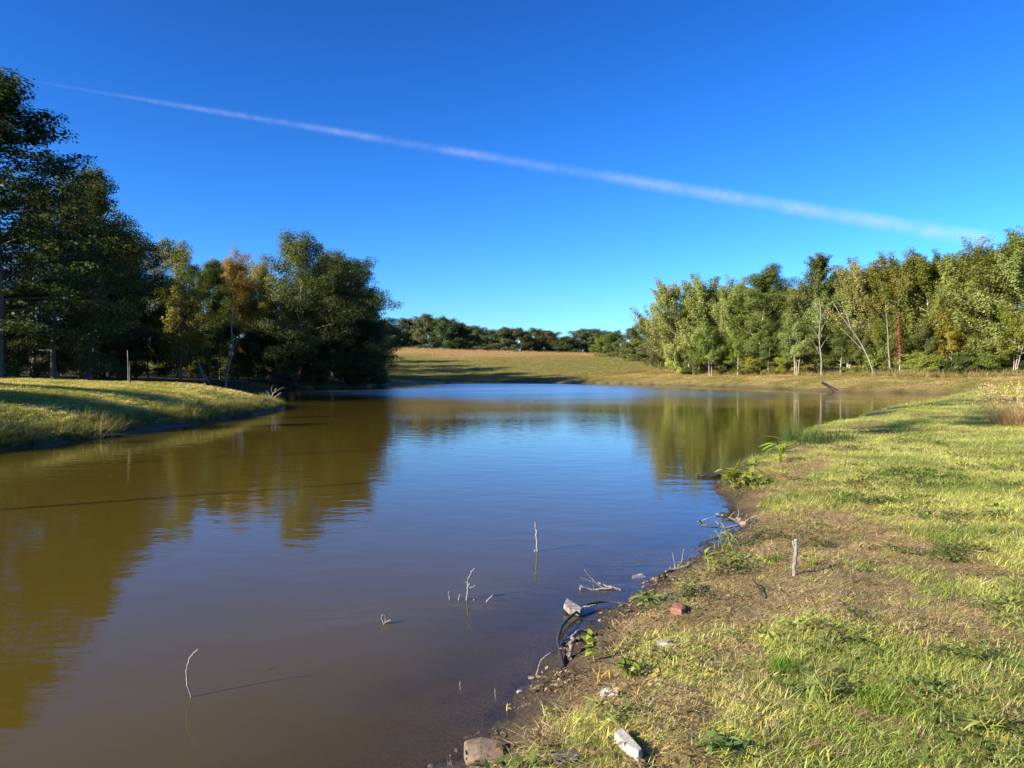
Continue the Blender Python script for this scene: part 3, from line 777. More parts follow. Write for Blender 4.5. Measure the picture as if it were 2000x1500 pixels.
def near_zone(x0, x1, y0, y1, n_tuft, n_straw, s0, s1):
    sets = []
    x, y, z, sd = sample(x0, x1, y0, y1, n_tuft, .12)
    k = sd > .24 + .55 * fbm(x * 2.1, y * 2.1 + 5, 3) ** 1.5; x, y, z, sd = x[k], y[k], z[k], sd[k]
    g = green_at(x, y, sd); k = rng.random(len(x)) < .10 + .9 * g
    x, y, z, sd, g = x[k], y[k], z[k], sd[k], g[k]
    fresh = fbm(x * 1.3 + 40, y * 1.3, 3)
    pos = np.stack([x, y, z], 1); col = tints(len(x), GREEN_A, GREEN_B, .2, 1.15 - 1.1 * sstep(.38, .62, fresh) * .8)
    dry = rng.random(len(x)) < .22
    col[dry] = tints(int(dry.sum()), (.28, .24, .1), STRAW_B)
    sets.append((pos, rng.uniform(s0, s1, len(x)) * (.75 + .5 * g), col))
    x, y, z, sd = sample(x0, x1, y0, y1, n_straw, .10)
    k = (sd > .14 + .5 * fbm(x * 2.1, y * 2.1 + 5, 3)) & (rng.random(len(x)) < .5 + sstep(.36, .5, fbm(x * .9 + 70, y * .9, 4))); x, y, z, sd = x[k], y[k], z[k], sd[k]
    g = green_at(x, y, sd); k = rng.random(len(x)) < 1.0 - .78 * g
    x, y, z = x[k], y[k], z[k]
    sets.append((np.stack([x, y, z], 1), rng.uniform(s0, s1, len(x)), tints(len(x), STRAW_A, STRAW_B)))
    return sets
A1, B1 = near_zone(-1.2, 7, 1.6, 14, 30000, 17000, .55, 1.05)
A2, B2 = near_zone(3, 20, 6, 31, 34000, 14000, .75, 1.4)
A3, B3 = near_zone(14, 52, 22, 66, 18000, 5000, 1.6, 2.6)
def cat3(*s): return [np.concatenate([q[i] for q in s]) for i in range(3)]
A = cat3(A1, A2, A3); B = cat3(B1, B2, B3)
for k in range(3):
    scatter('grass', 'short sunlit grass covering the near right bank', 'grass', TUFT[k], *[q[k::3] for q in A])
for k in range(2):
    scatter('straw', 'dry mown straw lying over the near right bank', 'straw', STRAW[k], *[q[k::2] for q in B])
# litter and clover near the camera
x, y, z, sd = sample(-1.3, 5, 1.6, 12, 1500, .12); k = rng.random(len(x)) < np.where(sd < 1.0, 1, .3); x, y, z = x[k], y[k], z[k]
scatter('leaf_litter', 'dry brown leaf litter strewn over the muddy bank', 'litter', LITTER, np.stack([x, y, z], 1), rng.uniform(.6, 1.1, len(x)), tints(len(x), (.12, .08, .045), (.36, .27, .16)), .2)
x, y, z, sd = sample(-1, 9, 2, 18, 4500, .3); k = (fbm(x * 1.1 + 60, y * 1.1, 3) > .57); x, y, z = x[k], y[k], z[k]
scatter('clover', 'low clover patches among the near grass', 'clover', CLOVER, np.stack([x, y, z], 1), rng.uniform(.7, 1.2, len(x)), tints(len(x), (.07, .12, .03), (.17, .21, .05)), .2)
bm = bmesh.new(); rc = np.random.default_rng(77)
for q in range(16):
    c_ = rc.uniform(-.09, .09, 2); m_ = bmesh.ops.create_icosphere(bm, subdivisions=1, radius=rc.uniform(.005, .012))
    for v in m_['verts']: v.co = Vector((v.co.x * rc.uniform(.7, 1.4) + c_[0], v.co.y * rc.uniform(.7, 1.4) + c_[1], v.co.z * rc.uniform(.5, .9)))
me_ = bpy.data.meshes.new('clods'); bm.to_mesh(me_); bm.free(); me_.materials.append(rock_material('wet_mud', (.05, .036, .024), (.13, .095, .062), 40)); CLOD = bpy.data.objects.new('clods', me_)
x, y, z, sd = sample(-1, 14, 1.6, 26, 26000, -.06, .34, -.03); k = rng.random(len(x)) < .4 * fbm(x * 3, y * 3, 2); x, y, z = x[k], y[k], z[k]
scatter('mud_clods', 'dark crumbly mud clods along the near waterline', 'mud', CLOD, np.stack([x, y, z], 1), rng.uniform(.5, 1.5, len(x)), np.ones((len(x), 3)), .4)
# mown bank on the left, far banks, field
x, y, z, sd = sample(-34, -10.5, 8, 49, 48000, .25)
k = np.hypot(x + 14, y / K - 14) < 16; x, y, z, sd = x[k], y[k], z[k], sd[k]
g = fbm(x * .6, y * .6, 4)
scatter('bank_grass', 'mown grass on the rounded bank at the left', 'grass', FARG, np.stack([x, y, z], 1), rng.uniform(.35, .75, len(x)), tints(len(x), (.24, .27, .05), (.54, .46, .17), .2, sstep(.35, .65, g)))
x, y, z, sd = sample(14, 62, 60, 160, 36000, .5, 13)
g = fbm(x * .3, y * .3, 4)
scatter('far_bank_grass', 'dry mown grass on the bank below the right wood', 'grass', FARG, np.stack([x, y, z], 1), rng.uniform(.7, 1.5, len(x)), tints(len(x), (.27, .25, .07), (.5, .38, .18), .2, sstep(.35, .65, g)))
x, y, z, sd = sample(-60, 75, 145, 312, 36000, .6)
yk = y / K; g = sstep(110, 160, yk + (fbm(x * .06, yk * .06, 4) - .5) * 70 - x * .25)
scatter('field_grass', 'grass of the sloping field across the pond', 'grass', FARG, np.stack([x, y, z], 1), rng.uniform(1.2, 2.6, len(x)), tints(len(x), (.25, .235, .065), (.45, .31, .165), .2, g))
x, y, z, sd = sample(18, 66, 65, 152, 20000, 11, 15)
scatter('wood_edge_weeds', 'tan weeds and tall dry grass along the foot of the right wood', 'weeds', TALLG, np.stack([x, y, z], 1), rng.uniform(2.0, 5.5, len(x)) , tints(len(x), (.16, .17, .05), (.5, .38, .2)))
x, y, z, sd = sample(-60, 75, 304, 320, 2500, 1)
scatter('crest_weeds', 'tall straw-coloured weeds along the crest of the field', 'weeds', TALLG, np.stack([x, y, z], 1), rng.uniform(3, 7, len(x)), tints(len(x), (.3, .2, .1), (.5, .36, .2)))
# shore weeds
x, y, z, sd = sample(2, 26, 5, 48, 14000, .0, .7); k = fbm(x * .8 + 11, y * .8, 3) > .45; x, y, z = x[k], y[k], z[k]
scatter('shore_grass', 'taller green grass fringing the water on the right bank', 'grass', TALLG, np.stack([x, y, z], 1), rng.uniform(.5, 1.3, len(x)), tints(len(x), (.08, .15, .025), (.24, .25, .05)))
x, y, z, sd = sample(-16, -10.5, 10, 42, 7000, .0, .9); k = fbm(x * .8 + 11, y * .8, 3) > .4; x, y, z = x[k], y[k], z[k]
scatter('bank_fringe', 'long grass fringing the water below the left bank', 'grass', TALLG, np.stack([x, y, z], 1), rng.uniform(1.0, 2.4, len(x)), tints(len(x), (.1, .15, .03), (.3, .26, .1)))

# ------------------------------------------------------------------ small things
def stick(name, label, cat, paths, mat, part='twig', k=6, group=None, jit=1.0):
    """paths: list of (points, r0, r1); the first is the stem, others are child twigs"""
    p0 = np.asarray(paths[0][0], float); org = p0[0].copy()
    def mk(pts, r0, r1):
        pts = np.asarray(pts, float) - org
        if len(pts) > 2:
            u = np.linspace(0, len(pts) - 1, len(pts) * 4); i = np.clip(u.astype(int), 0, len(pts) - 2); f = (u - i)[:, None]
            a = pts[np.clip(i - 1, 0, None)]; b = pts[i]; c = pts[i + 1]; d = pts[np.clip(i + 2, None, len(pts) - 1)]
            pts = .5 * (2 * b + (c - a) * f + (2 * a - 5 * b + 4 * c - d) * f ** 2 + (3 * b - a - 3 * c + d) * f ** 3)
        else:
            pts = np.linspace(pts[0], pts[1], 6)
        n = len(pts); r = np.linspace(r0, r1, n) * (1 + .16 * jit * rng.standard_normal(n))
        pts[1:-1] += rng.standard_normal((n - 2, 3)) * min(r0 * .35, .008) * jit
        t = Tubes(); t.tube(pts, r, k); return t.mesh(name)
    root = add(name, mk(*paths[0]), mat, None, label, cat, group, loc=org)
    for q in paths[1:]: add(part, mk(*q), mat, root)
    return root
def PX(Y, *pts): return [P(a, b, Y) for a, b in pts]

Y0 = G(372, 1362)[1]
stick('bent_stick', 'pale bent stick arching out of the pond, nearest the lower left', 'stick', [(PX(Y0, (378, 1385), (372, 1360), (365, 1330), (366, 1305), (373, 1281), (387, 1268)), .005, .0035)], M_PALE)
Y0 = G(527, 1308)[1]
stick('twig', 'tiny dark twig tip in the pond right of the bent stick', 'twig', [(PX(Y0, (525, 1316), (524, 1299)), .003, .002), (PX(Y0, (526, 1308), (530, 1305)), .002, .0015)], M_DARKW)
Y0 = G(748, 1219)[1]
stick('forked_twig', 'small forked twig poking from the water in mid pond', 'twig', [(PX(Y0, (745, 1226), (752, 1216), (764, 1211)), .006, .004), (PX(Y0, (750, 1217), (746, 1208), (748, 1199)), .005, .003), (PX(Y0, (752, 1216), (753, 1208), (751, 1202)), .004, .0025)], M_DRIFT)
Y0 = G(912, 1172)[1]
stick('sunken_branch', 'sunken branch with several pale prongs rising from the pond', 'branch', [
    (PX(Y0, (911, 1180), (912, 1168), (913, 1148), (914, 1136), (919, 1122), (927, 1110)), .009, .004),
    (PX(Y0, (913, 1150), (920, 1147), (925, 1146), (928, 1143)), .006, .003), (PX(Y0, (913, 1137), (909, 1136)), .005, .004), (PX(Y0, (914, 1147), (917, 1139)), .006, .004),
    (PX(Y0, (880, 1180), (879, 1171), (876, 1162), (877, 1154)), .006, .004), (PX(Y0, (894, 1182), (896, 1170), (899, 1161)), .007, .005),
    (PX(Y0, (926, 1188), (926, 1179), (926, 1170)), .007, .005), (PX(Y0 - .05, (936, 1194), (941, 1184), (947, 1179), (954, 1171), (962, 1162)), .006, .0045), (PX(Y0 - .05, (946, 1180), (949, 1184)), .005, .003),
    (PX(Y0, (880, 1186), (905, 1182), (930, 1189), (950, 1194)), .012, .008)], M_PALE)
Y0 = G(1050, 1077)[1]
stick('upright_stick', 'straight white stick standing upright in the pond', 'stick', [(PX(Y0, (1052, 1092), (1050, 1074), (1048, 1050), (1047, 1036), (1045, 1021)), .013, .007), (PX(Y0, (1050, 1078), (1046, 1076), (1044, 1077)), .012, .008)], M_PALE)
Y0 = G(1205, 1152)[1]
stick('fallen_branch', 'bare forked branch lying half in the water near the bank', 'branch', [
    ([P(1213, 1152, Y0), P(1195, 1147, Y0 + .02), P(1178, 1142, Y0 + .04), P(1168, 1138, Y0 + .05)], .011, .005),
    ([P(1195, 1148, Y0), P(1175, 1150, Y0), P(1159, 1152, Y0), P(1146, 1149, Y0), P(1134, 1146, Y0)], .008, .006),
    ([P(1177, 1148, Y0), P(1165, 1139, Y0), P(1153, 1127, Y0), P(1142, 1112, Y0)], .006, .003),
    ([P(1158, 1137, Y0), P(1146, 1132, Y0), P(1134, 1128, Y0)], .003, .002), ([P(1134, 1145, Y0), P(1134, 1154, Y0)], .012, .008), ([P(1159, 1150, Y0), P(1159, 1140, Y0)], .003, .002)], M_DRIFT)
stick('arched_branch', 'long dark branch bent in an arc out of the shallow water', 'branch', [
    ([hit(1100, 1304) + [0, 0, -.01], hit(1093, 1280) + [0, 0, .03], hit(1090, 1255) + [0, 0, .02], hit(1099, 1230) + [0, 0, .03], hit(1120, 1208) + [0, 0, .03], hit(1146, 1192) + [0, 0, .04], hit(1180, 1183) + [0, 0, .03], hit(1215, 1181) + [0, 0, .01], hit(1245, 1178) + [0, 0, -.02]], .014, .007)], M_DARKW, k=8, jit=.35)
stick('dark_root', 'short dark root curving from the mud beside the arched branch', 'root', [([hit(1113, 1286), hit(1117, 1272) + [0, 0, .06], hit(1128, 1257) + [0, 0, .07], hit(1145, 1250) + [0, 0, .06], hit(1162, 1249) + [0, 0, .0]], .016, .012)], M_DRIFT)
stick('curved_twig', 'thin curved twig stuck in the wet mud left of the arched branch', 'twig', [(PX(hit(1048, 1318)[1], (1047, 1322), (1053, 1300), (1060, 1286), (1075, 1275)), .005, .003)], M_DRIFT)
for px, py, nm in ((967, 1352, 'pale reed stub standing in the shallows near the yellow seedling'), (899, 1338, 'tiny pale reed tip in the water left of the reed stub')):
    stick('reed_stub', nm, 'reed', [(PX(G(px, py + 8)[1], (px + 2, py + 16), (px, py + 5), (px, py - 7)), .0035, .002)], M_PALE)
b = hit(1553, 1124)
stick('wooden_stake', 'weathered grey wooden stake standing in the near grass', 'stake', [(PX(b[1], (1549, 1135), (1551, 1112), (1553, 1090), (1555, 1070), (1554, 1054)), .014, .016), (PX(b[1], (1553, 1072), (1549, 1062), (1549, 1056)), .008, .005)], M_PALE, part='splinter', k=7, jit=.4)
stick('broken_stick', 'thin dark broken stick lying in the grass left of the stake', 'stick', [([hit(1470, 1142) + [0, 0, .05], hit(1482, 1158) + [0, 0, .04], hit(1490, 1172) + [0, 0, .02]], .007, .005)], M_DARKW)
def S(px, py, z, Y=None):
    h = hit(px, py); 
    return h + np.array([0, 0, z])
Y0 = G(1440, 1035)[1]
stick('driftwood_stump', 'tangled driftwood stump with bare branches reaching over the water', 'driftwood', [
    ([P(1475, 1046, Y0), P(1462, 1030, Y0), P(1448, 1020, Y0), P(1442, 1012, Y0)], 0.054, 0.030),
    ([P(1458, 1026, Y0), P(1440, 1018, Y0), P(1420, 1011, Y0), P(1398, 1003, Y0)], 0.025, 0.011),
    ([P(1450, 1022, Y0), P(1430, 1030, Y0 - .1), P(1405, 1030, Y0 - .15), P(1380, 1026, Y0 - .2), P(1362, 1019, Y0 - .2)], 0.014, 0.009),
    ([P(1430, 1016, Y0), P(1410, 1009, Y0 - .1), P(1390, 1011, Y0 - .2), P(1366, 1019, Y0 - .2)], 0.008, 0.005),
    ([P(1415, 1036, Y0 - .1), P(1404, 1024, Y0 - .1), P(1398, 1018, Y0 - .1)], 0.009, 0.005), ([P(1365, 1018, Y0 - .2), P(1372, 1027, Y0 - .2)], 0.019, 0.009),
    ([P(1455, 1022, Y0), P(1462, 1014, Y0), P(1478, 1008, Y0), P(1494, 1004, Y0)], 0.014, 0.009), ([P(1441, 1012, Y0), P(1443, 1000, Y0), P(1441, 991, Y0)], 0.006, 0.003),
    ([P(1424, 1013, Y0), P(1430, 1005, Y0), P(1436, 999, Y0)], 0.006, 0.003), ([P(1398, 1050, Y0 - .2), P(1415, 1040, Y0 - .2), P(1432, 1036, Y0 - .1)], 0.012, 0.015),
    ([P(1452, 1044, Y0 - .2), P(1456, 1036, Y0 - .1), P(1452, 1028, Y0)], 0.019, 0.021), ([P(1466, 1048, Y0 - .2), P(1472, 1030, Y0 - .1), P(1477, 1016, Y0 - .1)], 0.009, 0.006)], M_DRIFT, part='branch')
b = hit(1318, 1112)
stick('shore_branch', 'bare twig fork with two upright prongs on the mud edge', 'branch', [
    ([P(1300, 1116, b[1] - .1), P(1318, 1112, b[1]), P(1335, 1107, b[1]), P(1350, 1100, b[1] + .05), P(1359, 1095, b[1] + .1)], .014, .008),
    ([P(1322, 1110, b[1]), P(1331, 1098, b[1]), P(1333, 1086, b[1]), P(1336, 1073, b[1])], .006, .003), ([P(1318, 1110, b[1]), P(1317, 1096, b[1]), P(1313, 1079, b[1])], .005, .003), ([P(1311, 1118, b[1]), P(1309, 1107, b[1])], .012, .008)], M_DRIFT, part='prong')
stick('charred_log', 'short burnt log end at the waterline below the twig fork', 'log', [([hit(1279, 1147) + [0, 0, .01], hit(1283, 1137) + [0, 0, .035], hit(1292, 1133) + [0, 0, .04], hit(1304, 1129) + [0, 0, .02]], .017, .02)], M_DARKW, k=8)
stick('dark_stick', 'dark stick lying level on the water beside the leafy green plant', 'stick', [([G(1362, 929, .03), G(1385, 929, .03), G(1410, 928, .03), G(1432, 924, .02)], .02, .035), ([G(1396, 928, .03), G(1410, 920, .14), G(1424, 913, .2)], .014, .008)], M_DARKW, part='branch')
b = hit(1634, 764)
stick('slanting_log', 'dark log slanting out of the pond at the far right bank', 'log', [([P(1640, 768, b[1] - .3), P(1630, 762, b[1]), P(1618, 754, b[1] + .2), P(1605, 747, b[1] + .3)], .2, .14)], M_DARKW, k=8)

# stones and brick
def rock(name, label, cat, loc, dims, rz, mat, seed, n=26, tilt=0., sink=.3):
    r = np.random.default_rng(seed); bm = bmesh.new()
    for v in unit(r.standard_normal((n, 3))) * r.uniform(.8, 1.15, (n, 1)):
        m = np.clip(v, -.72, .72)
        bm.verts.new(tuple(m * np.array(dims) * .72))
    h = bmesh.ops.convex_hull(bm, input=bm.verts)
    bmesh.ops.delete(bm, geom=[v for v in bm.verts if not v.link_faces], context='VERTS')
    bmesh.ops.bevel(bm, geom=list(bm.edges), offset=min(dims) * .05, segments=1, affect='EDGES')
    me = bpy.data.meshes.new(name); bm.to_mesh(me); bm.free()
    o = add(name, me, mat, None, label, cat, loc=(loc[0], loc[1], loc[2] + dims[2] * (.5 - sink)))
    o.rotation_euler = (tilt, tilt * .5, rz); return o
rock('rock', 'brown angular rock at the water edge at the bottom of the picture', 'rock', hit(945, 1478), (.17, .13, .1), .15, M_ROCKB, 3, tilt=.1)
rock('stone_slab', 'flat muddy stone slab half buried at the bottom of the picture', 'stone', hit(1118, 1484), (.16, .1, .03), .3, M_SLAB, 5, sink=.1)
def prism(name, label, cat, poly, th, mat, lift=0., tilt=None):
    """poly: picture points of a flat piece lying on the ground"""
    c = np.mean([hit(*p) for p in poly], 0); V = []
    bm = bmesh.new()
    lo = [bm.verts.new((hit(*p) - c) * [1, 1, .3] + [0, 0, -.01]) for p in poly]
    hi = [bm.verts.new((hit(*p) - c) * [.96, .96, .3] + [0, 0, th * random.uniform(.75, 1.1)]) for p in poly]
    n = len(poly)
    for i in range(n): bm.faces.new((lo[i], lo[(i + 1) % n], hi[(i + 1) % n], hi[i]))
    bm.faces.new(hi); bm.faces.new(lo[::-1])
    bmesh.ops.recalc_face_normals(bm, faces=bm.faces)
    bmesh.ops.bevel(bm, geom=list(bm.edges), offset=.003, segments=1, affect='EDGES')
    me = bpy.data.meshes.new(name); bm.to_mesh(me); bm.free()
    o = add(name, me, mat, None, label, cat, loc=tuple(c + [0, 0, lift]))
    if tilt: o.rotation_euler = tilt
    return o
prism('stone_shard', 'long pale stone shard lying in the straw at the bottom of the picture', 'stone', [(1199, 1455), (1214, 1443), (1224, 1452), (1255, 1490), (1247, 1496), (1222, 1476)], .035, M_ROCKW, .02)
prism('brick_fragment', 'red brick fragment on the bank above the arched branch', 'brick', [(1309, 1198), (1316, 1187), (1336, 1188), (1340, 1197), (1331, 1203)], .04, M_BRICK, .0)
prism('sunken_brick', 'reddish brick under the shallow water near the brown rock', 'brick', [(900, 1414), (934, 1404), (940, 1413), (905, 1421)], .03, M_BRICK, -.055)
prism('wood_block', 'pale wedge of sawn wood lying in the shallows beside the arched branch', 'wood', [(1100, 1195), (1106, 1186), (1138, 1199), (1134, 1204), (1112, 1203)], .035, M_PALE, .025, tilt=(.12, .1, 0))
stick('lath', 'thin pale lath lying across the arched dark branch', 'stick', [([hit(1136, 1200) + [0, 0, .05], hit(1150, 1199) + [0, 0, .06], hit(1166, 1197) + [0, 0, .06]], .008, .006)], M_PALE, k=4)
for i, (px, py, s, lab) in enumerate([(1300, 1262, .1, 'larger white stone in the straw right of the leafy seedling'), (1323, 1271, .05, 'small white stone just right of the larger white one'), (1240, 1264, .045, 'small cream stone left of the larger white stone'),
                                      (1408, 1299, .06, 'round white stone left of the bright green tuft'), (1190, 1358, .09, 'pale flat chip beside the yellowing weed'), (1015, 1352, .035, 'muddy pebble at the wet edge above the yellow seedling'), (1172, 1212, .03, 'white pebble in the puddle beside the arched branch')]):
    rock('stone', lab, 'stone', hit(px, py), (s, s * .65, s * .45), i * .7, M_ROCKW, 20 + i)
rock('submerged_stone', 'pale stone just under the water below the twig fork', 'stone', G(1248, 1122) + [0, 0, -.03], (.12, .05, .05), .1, M_ROCKW, 40)

# weeds with single leaves
def leaf_shape(name, L, W, fold=.12, curl=.25):
    u = np.linspace(0, 1, 6); wd = W * np.sin(np.pi * u ** .8) * .5 + .0005; V = []; F = []
    for a, b_ in zip(u, wd):
        z = -curl * L * a * a
        V += [(a * L, -b_, z + fold * b_), (a * L, 0, z), (a * L, b_, z + fold * b_)]
    for i in range(5):
        for j in range(2): F.append((3 * i + j, 3 * i + j + 1, 3 * i + 3 + j + 1, 3 * i + 3 + j))
    me = bpy.data.meshes.new(name); me.from_pydata(V, [], F); me.materials.append(M_WEED)
    attr(me, 'lv', 'FLOAT', 'FACE', np.full(len(F), .5)); me.polygons.foreach_set('use_smooth', np.ones(len(F), bool)); me.update(); return me
LEAFS = [leaf_shape('leaf', 1, .5), leaf_shape('leaf', 1, .34, .3, .4), leaf_shape('leaf', 1, .14, .2, .5)]
def weed(name, label, loc, hgt, n, ll, tint, seed, shape=0, spread=.35, stems=1):
    r = np.random.default_rng(seed); e = empty(name, tuple(loc), label, 'plant')
    tips = []
    for s in range(stems):
        a = r.uniform(0, 6.28); sp_ = spread * hgt * (r.uniform(.3, 1) if stems > 1 else .3)
        base = np.array([r.normal(0, .02), r.normal(0, .02), -.01]) * (stems > 1)
        pts = [base, base + [math.cos(a) * sp_ * .3, math.sin(a) * sp_ * .3, hgt * .5], base + [math.cos(a) * sp_, math.sin(a) * sp_, hgt * r.uniform(.75, 1)]]
        t = Tubes(); t.tube(np.array(pts), [.004, .003, .002], 5); m = t.mesh('stem'); m.materials.append(M_WEED); attr(m, 'lv', 'FLOAT', 'FACE', np.full(len(m.polygons), .5))
        o = add('stem', m, None, e); o.color = (tint[0] * 1.3, tint[1] * 1.0, tint[2], 1)
        tips.append(np.array(pts))
    for i in range(n):
        tp = tips[i % stems]; u = r.uniform(.25, 1)
        p = tp[0] * (1 - u) ** 2 + 2 * u * (1 - u) * tp[1] + u * u * tp[2]
        o = add('leaf', LEAFS[shape], None, e, loc=tuple(p)); s = ll * r.uniform(.45, .85)
        o.scale = (s, s, s); o.rotation_euler = (r.normal(0, .35), -r.uniform(-.2, .9), r.uniform(0, 6.28)); k = r.uniform(.75, 1.3); o.color = (tint[0] * k, tint[1] * k, tint[2], 1)
    return e
BR = (.24, .3, .04); PG = (.3, .33, .08); YW = (.42, .36, .1)
weed('leafy_weed', 'leafy seedling with rounded yellow-green leaves beside the dark root', hit(1160, 1290), .18, 18, .09, BR, 1)
weed('leafy_weed', 'bushy green weed right of the rounded-leaf seedling', hit(1232, 1320), .11, 34, .1, (.14, .2, .03), 2, 1, .9, 5)
weed('leafy_weed', 'green spear-leaved weed on the bank above the brick', hit(1265, 1184), .12, 24, .13, (.16, .22, .06), 3, 1, .7, 4)
weed('leafy_weed', 'lone pale sprout bending over the water above the arched branch', hit(1258, 1180), .14, 4, .05, PG, 4, 0, 1.2)
weed('leafy_weed', 'yellow-green weed at the mud edge near the shore fork', hit(1392, 1120), .17, 14, .14, BR, 5, 1, .5, 3)
weed('leafy_weed', 'grey-green grassy weed standing at the water below the driftwood', hit(1422, 1075), .22, 20, .2, (.2, .26, .12), 6, 2, .6, 5)
weed('leafy_weed', 'thin pale weed rising from the water left of the grassy weed', hit(1397, 1070), .2, 7, .07, (.22, .3, .16), 7, 2, .5, 2)
weed('leafy_weed', 'broad leafy green plant spreading at the point of the bank', hit(1437, 957), .34, 60, .23, (.22, .27, .04), 8, 0, .8, 9)
weed('leafy_weed', 'smaller leafy plant right of the broad leafy one', hit(1478, 955), .24, 34, .19, (.2, .25, .04), 9, 0, .9, 6)
weed('leafy_weed', 'bright upright grass clump on the bank behind the leafy plant', hit(1522, 905), .4, 34, .45, (.2, .3, .04), 10, 2, .6, 8)
weed('leafy_weed', 'tiny yellow seedling with two leaves at the wet edge', hit(990, 1388), .05, 3, .035, (.5, .5, .12), 11)
weed('leafy_weed', 'low green weed in the straw left of the stone shard', hit(1072, 1412), .06, 14, .055, BR, 12, 1, .9, 4)
weed('leafy_weed', 'spiky grass-like weed above the stone shard', hit(1200, 1405), .1, 26, .13, (.2, .24, .06), 13, 2, 1.0, 6)
weed('leafy_weed', 'dark green leafy weed patch at the bottom of the picture', hit(1420, 1470), .09, 46, .1, (.09, .15, .04), 14, 1, 1.5, 8)
weed('leafy_weed', 'dark rosette weed in the straw below the bright green tuft', hit(1555, 1352), .05, 26, .07, (.08, .13, .05), 15, 1, 1.6, 6)
weed('leafy_weed', 'yellowing weed beside the pale flat chip', hit(1165, 1335), .1, 14, .07, YW, 16, 2, .8, 4)
weed('leafy_weed', 'small floating yellow leaf sprout at the mud edge', hit(1085, 1325), .02, 2, .035, (.5, .48, .14), 17)
weed('leafy_weed', 'tall pale grass blade clump right of the bright green tuft', hit(1612, 1380), .16, 22, .17, (.26, .32, .09), 18, 2, .6, 6)
weed('leafy_weed', 'long-bladed green clump in the grass at the lower right corner', hit(1930, 1432), .1, 22, .12, (.28, .34, .07), 19, 2, .8, 6)
weed('leafy_weed', 'small green clump at the foot of the stake on its right', hit(1585, 1105), .1, 16, .1, (.2, .28, .05), 20, 2, .8, 5)
def tuft_thing(name, label, px, py, n, rad, ln, wd, tint, seed, lean=(0, 35), bend=.5, seg=4):
    b_ = hit(px, py); V, F, lv = blades(seed, n, rad, ln, wd, lean, seg, bend)
    me = bpy.data.meshes.new(name); me.from_pydata([tuple(v) for v in V], [], F); attr(me, 'lv', 'FLOAT', 'FACE', lv); me.materials.append(M_WEED); me.update()
    o = add(name, me, None, None, label, 'grass', loc=tuple(b_)); o.color = (*tint, 1); o['kind'] = 'stuff'; return o
tuft_thing('grass_clump', 'dense bright green grass tuft in the straw near the bottom', 1530, 1312, 260, .075, .1, .004, (.13, .25, .02), 31)
tuft_thing('grass_clump', 'green grass tuft on the mud left of the stake', 1512, 1098, 160, .07, .11, .004, (.16, .26, .03), 32)
tuft_thing('grass_clump', 'bright green clump in the grass at the lower right', 1720, 1385, 260, .12, .13, .005, (.17, .27, .03), 33, (10, 60))
tuft_thing('dark_shore_clump', 'dark green grass mound at the water edge of the right bank', 1600, 862, 700, .8, .35, .012, (.06, .11, .025), 34, (5, 60))
# tall dry ornamental grass at the right edge
hb = hit(1985, 832)
tg = empty('tall_dry_grass', tuple(hb), 'tall tan feathery grass clump at the right edge of the picture', 'grass')
for k, (n, rad, ln, wd, tint, lean, bend) in enumerate([(900, .55, 1.0, .008, (.48, .35, .2), (5, 50), .9), (500, .5, .8, .01, (.36, .26, .14), (20, 80), .8)]):
    V, F, lv = blades(50 + k, n, rad, ln, wd, lean, 5, bend)
    me = bpy.data.meshes.new('stalks'); me.from_pydata([tuple(v) for v in V], [], F); attr(me, 'lv', 'FLOAT', 'FACE', lv); me.materials.append(M_WEED); me.update()
    o = add('stalks', me, None, tg, kind='stuff'); o.color = (*tint, 1)
pl = np.random.default_rng(5); cen = []; 
for i in range(60):
    a = pl.uniform(2.2, 4.6); L = pl.uniform(.5, 1.1); h = pl.uniform(.55, 1.05)
    for u in np.linspace(0, 1, 26):
        cen.append([math.cos(a) * L * (.55 + .45 * u), math.sin(a) * L * (.55 + .45 * u), h + .1 * math.sin(u * 3) - .18 * u * u])
cen = np.array(cen) + pl.normal(0, .012, (len(cen), 3))
me = leaf_mesh('plumes', cen, unit(pl.standard_normal((len(cen), 3))), pl.uniform(.02, .05, len(cen)), pl.random(len(cen))); me.materials.append(M_WEED)
o = add('plumes', me, None, tg, kind='stuff'); o.color = (.55, .4, .22, 1)

# ------------------------------------------------------------------ left bank things
b = hit(252, 750); Yp = b[1]
post = empty('marker_post', tuple(b), 'thin post with a short cross arm standing on the left bank', 'post')
def part(name, pts, r0, r1, mat, k=8):
    t = Tubes(); q = np.array([P(a, c, Yp) for a, c in pts]) - b; t.tube(q, np.linspace(r0, r1, len(q)), k); return add(name, t.mesh(name), mat, post)
part('pole', [(250.5, 746), (250, 715), (249, 684)], .019, .015, M_DRIFT)
part('dark_post', [(253.5, 752), (253.5, 730), (253.3, 709)], .034, .03, M_DARKW)
part('cross_arm', [(244.5, 706), (253, 707), (263, 707)], .02, .027, M_DARKW)
part('clip', [(251, 720), (256, 720)], .02, .02, M_PALE); part('clip', [(252, 732), (256, 732)], .018, .018, M_PALE)
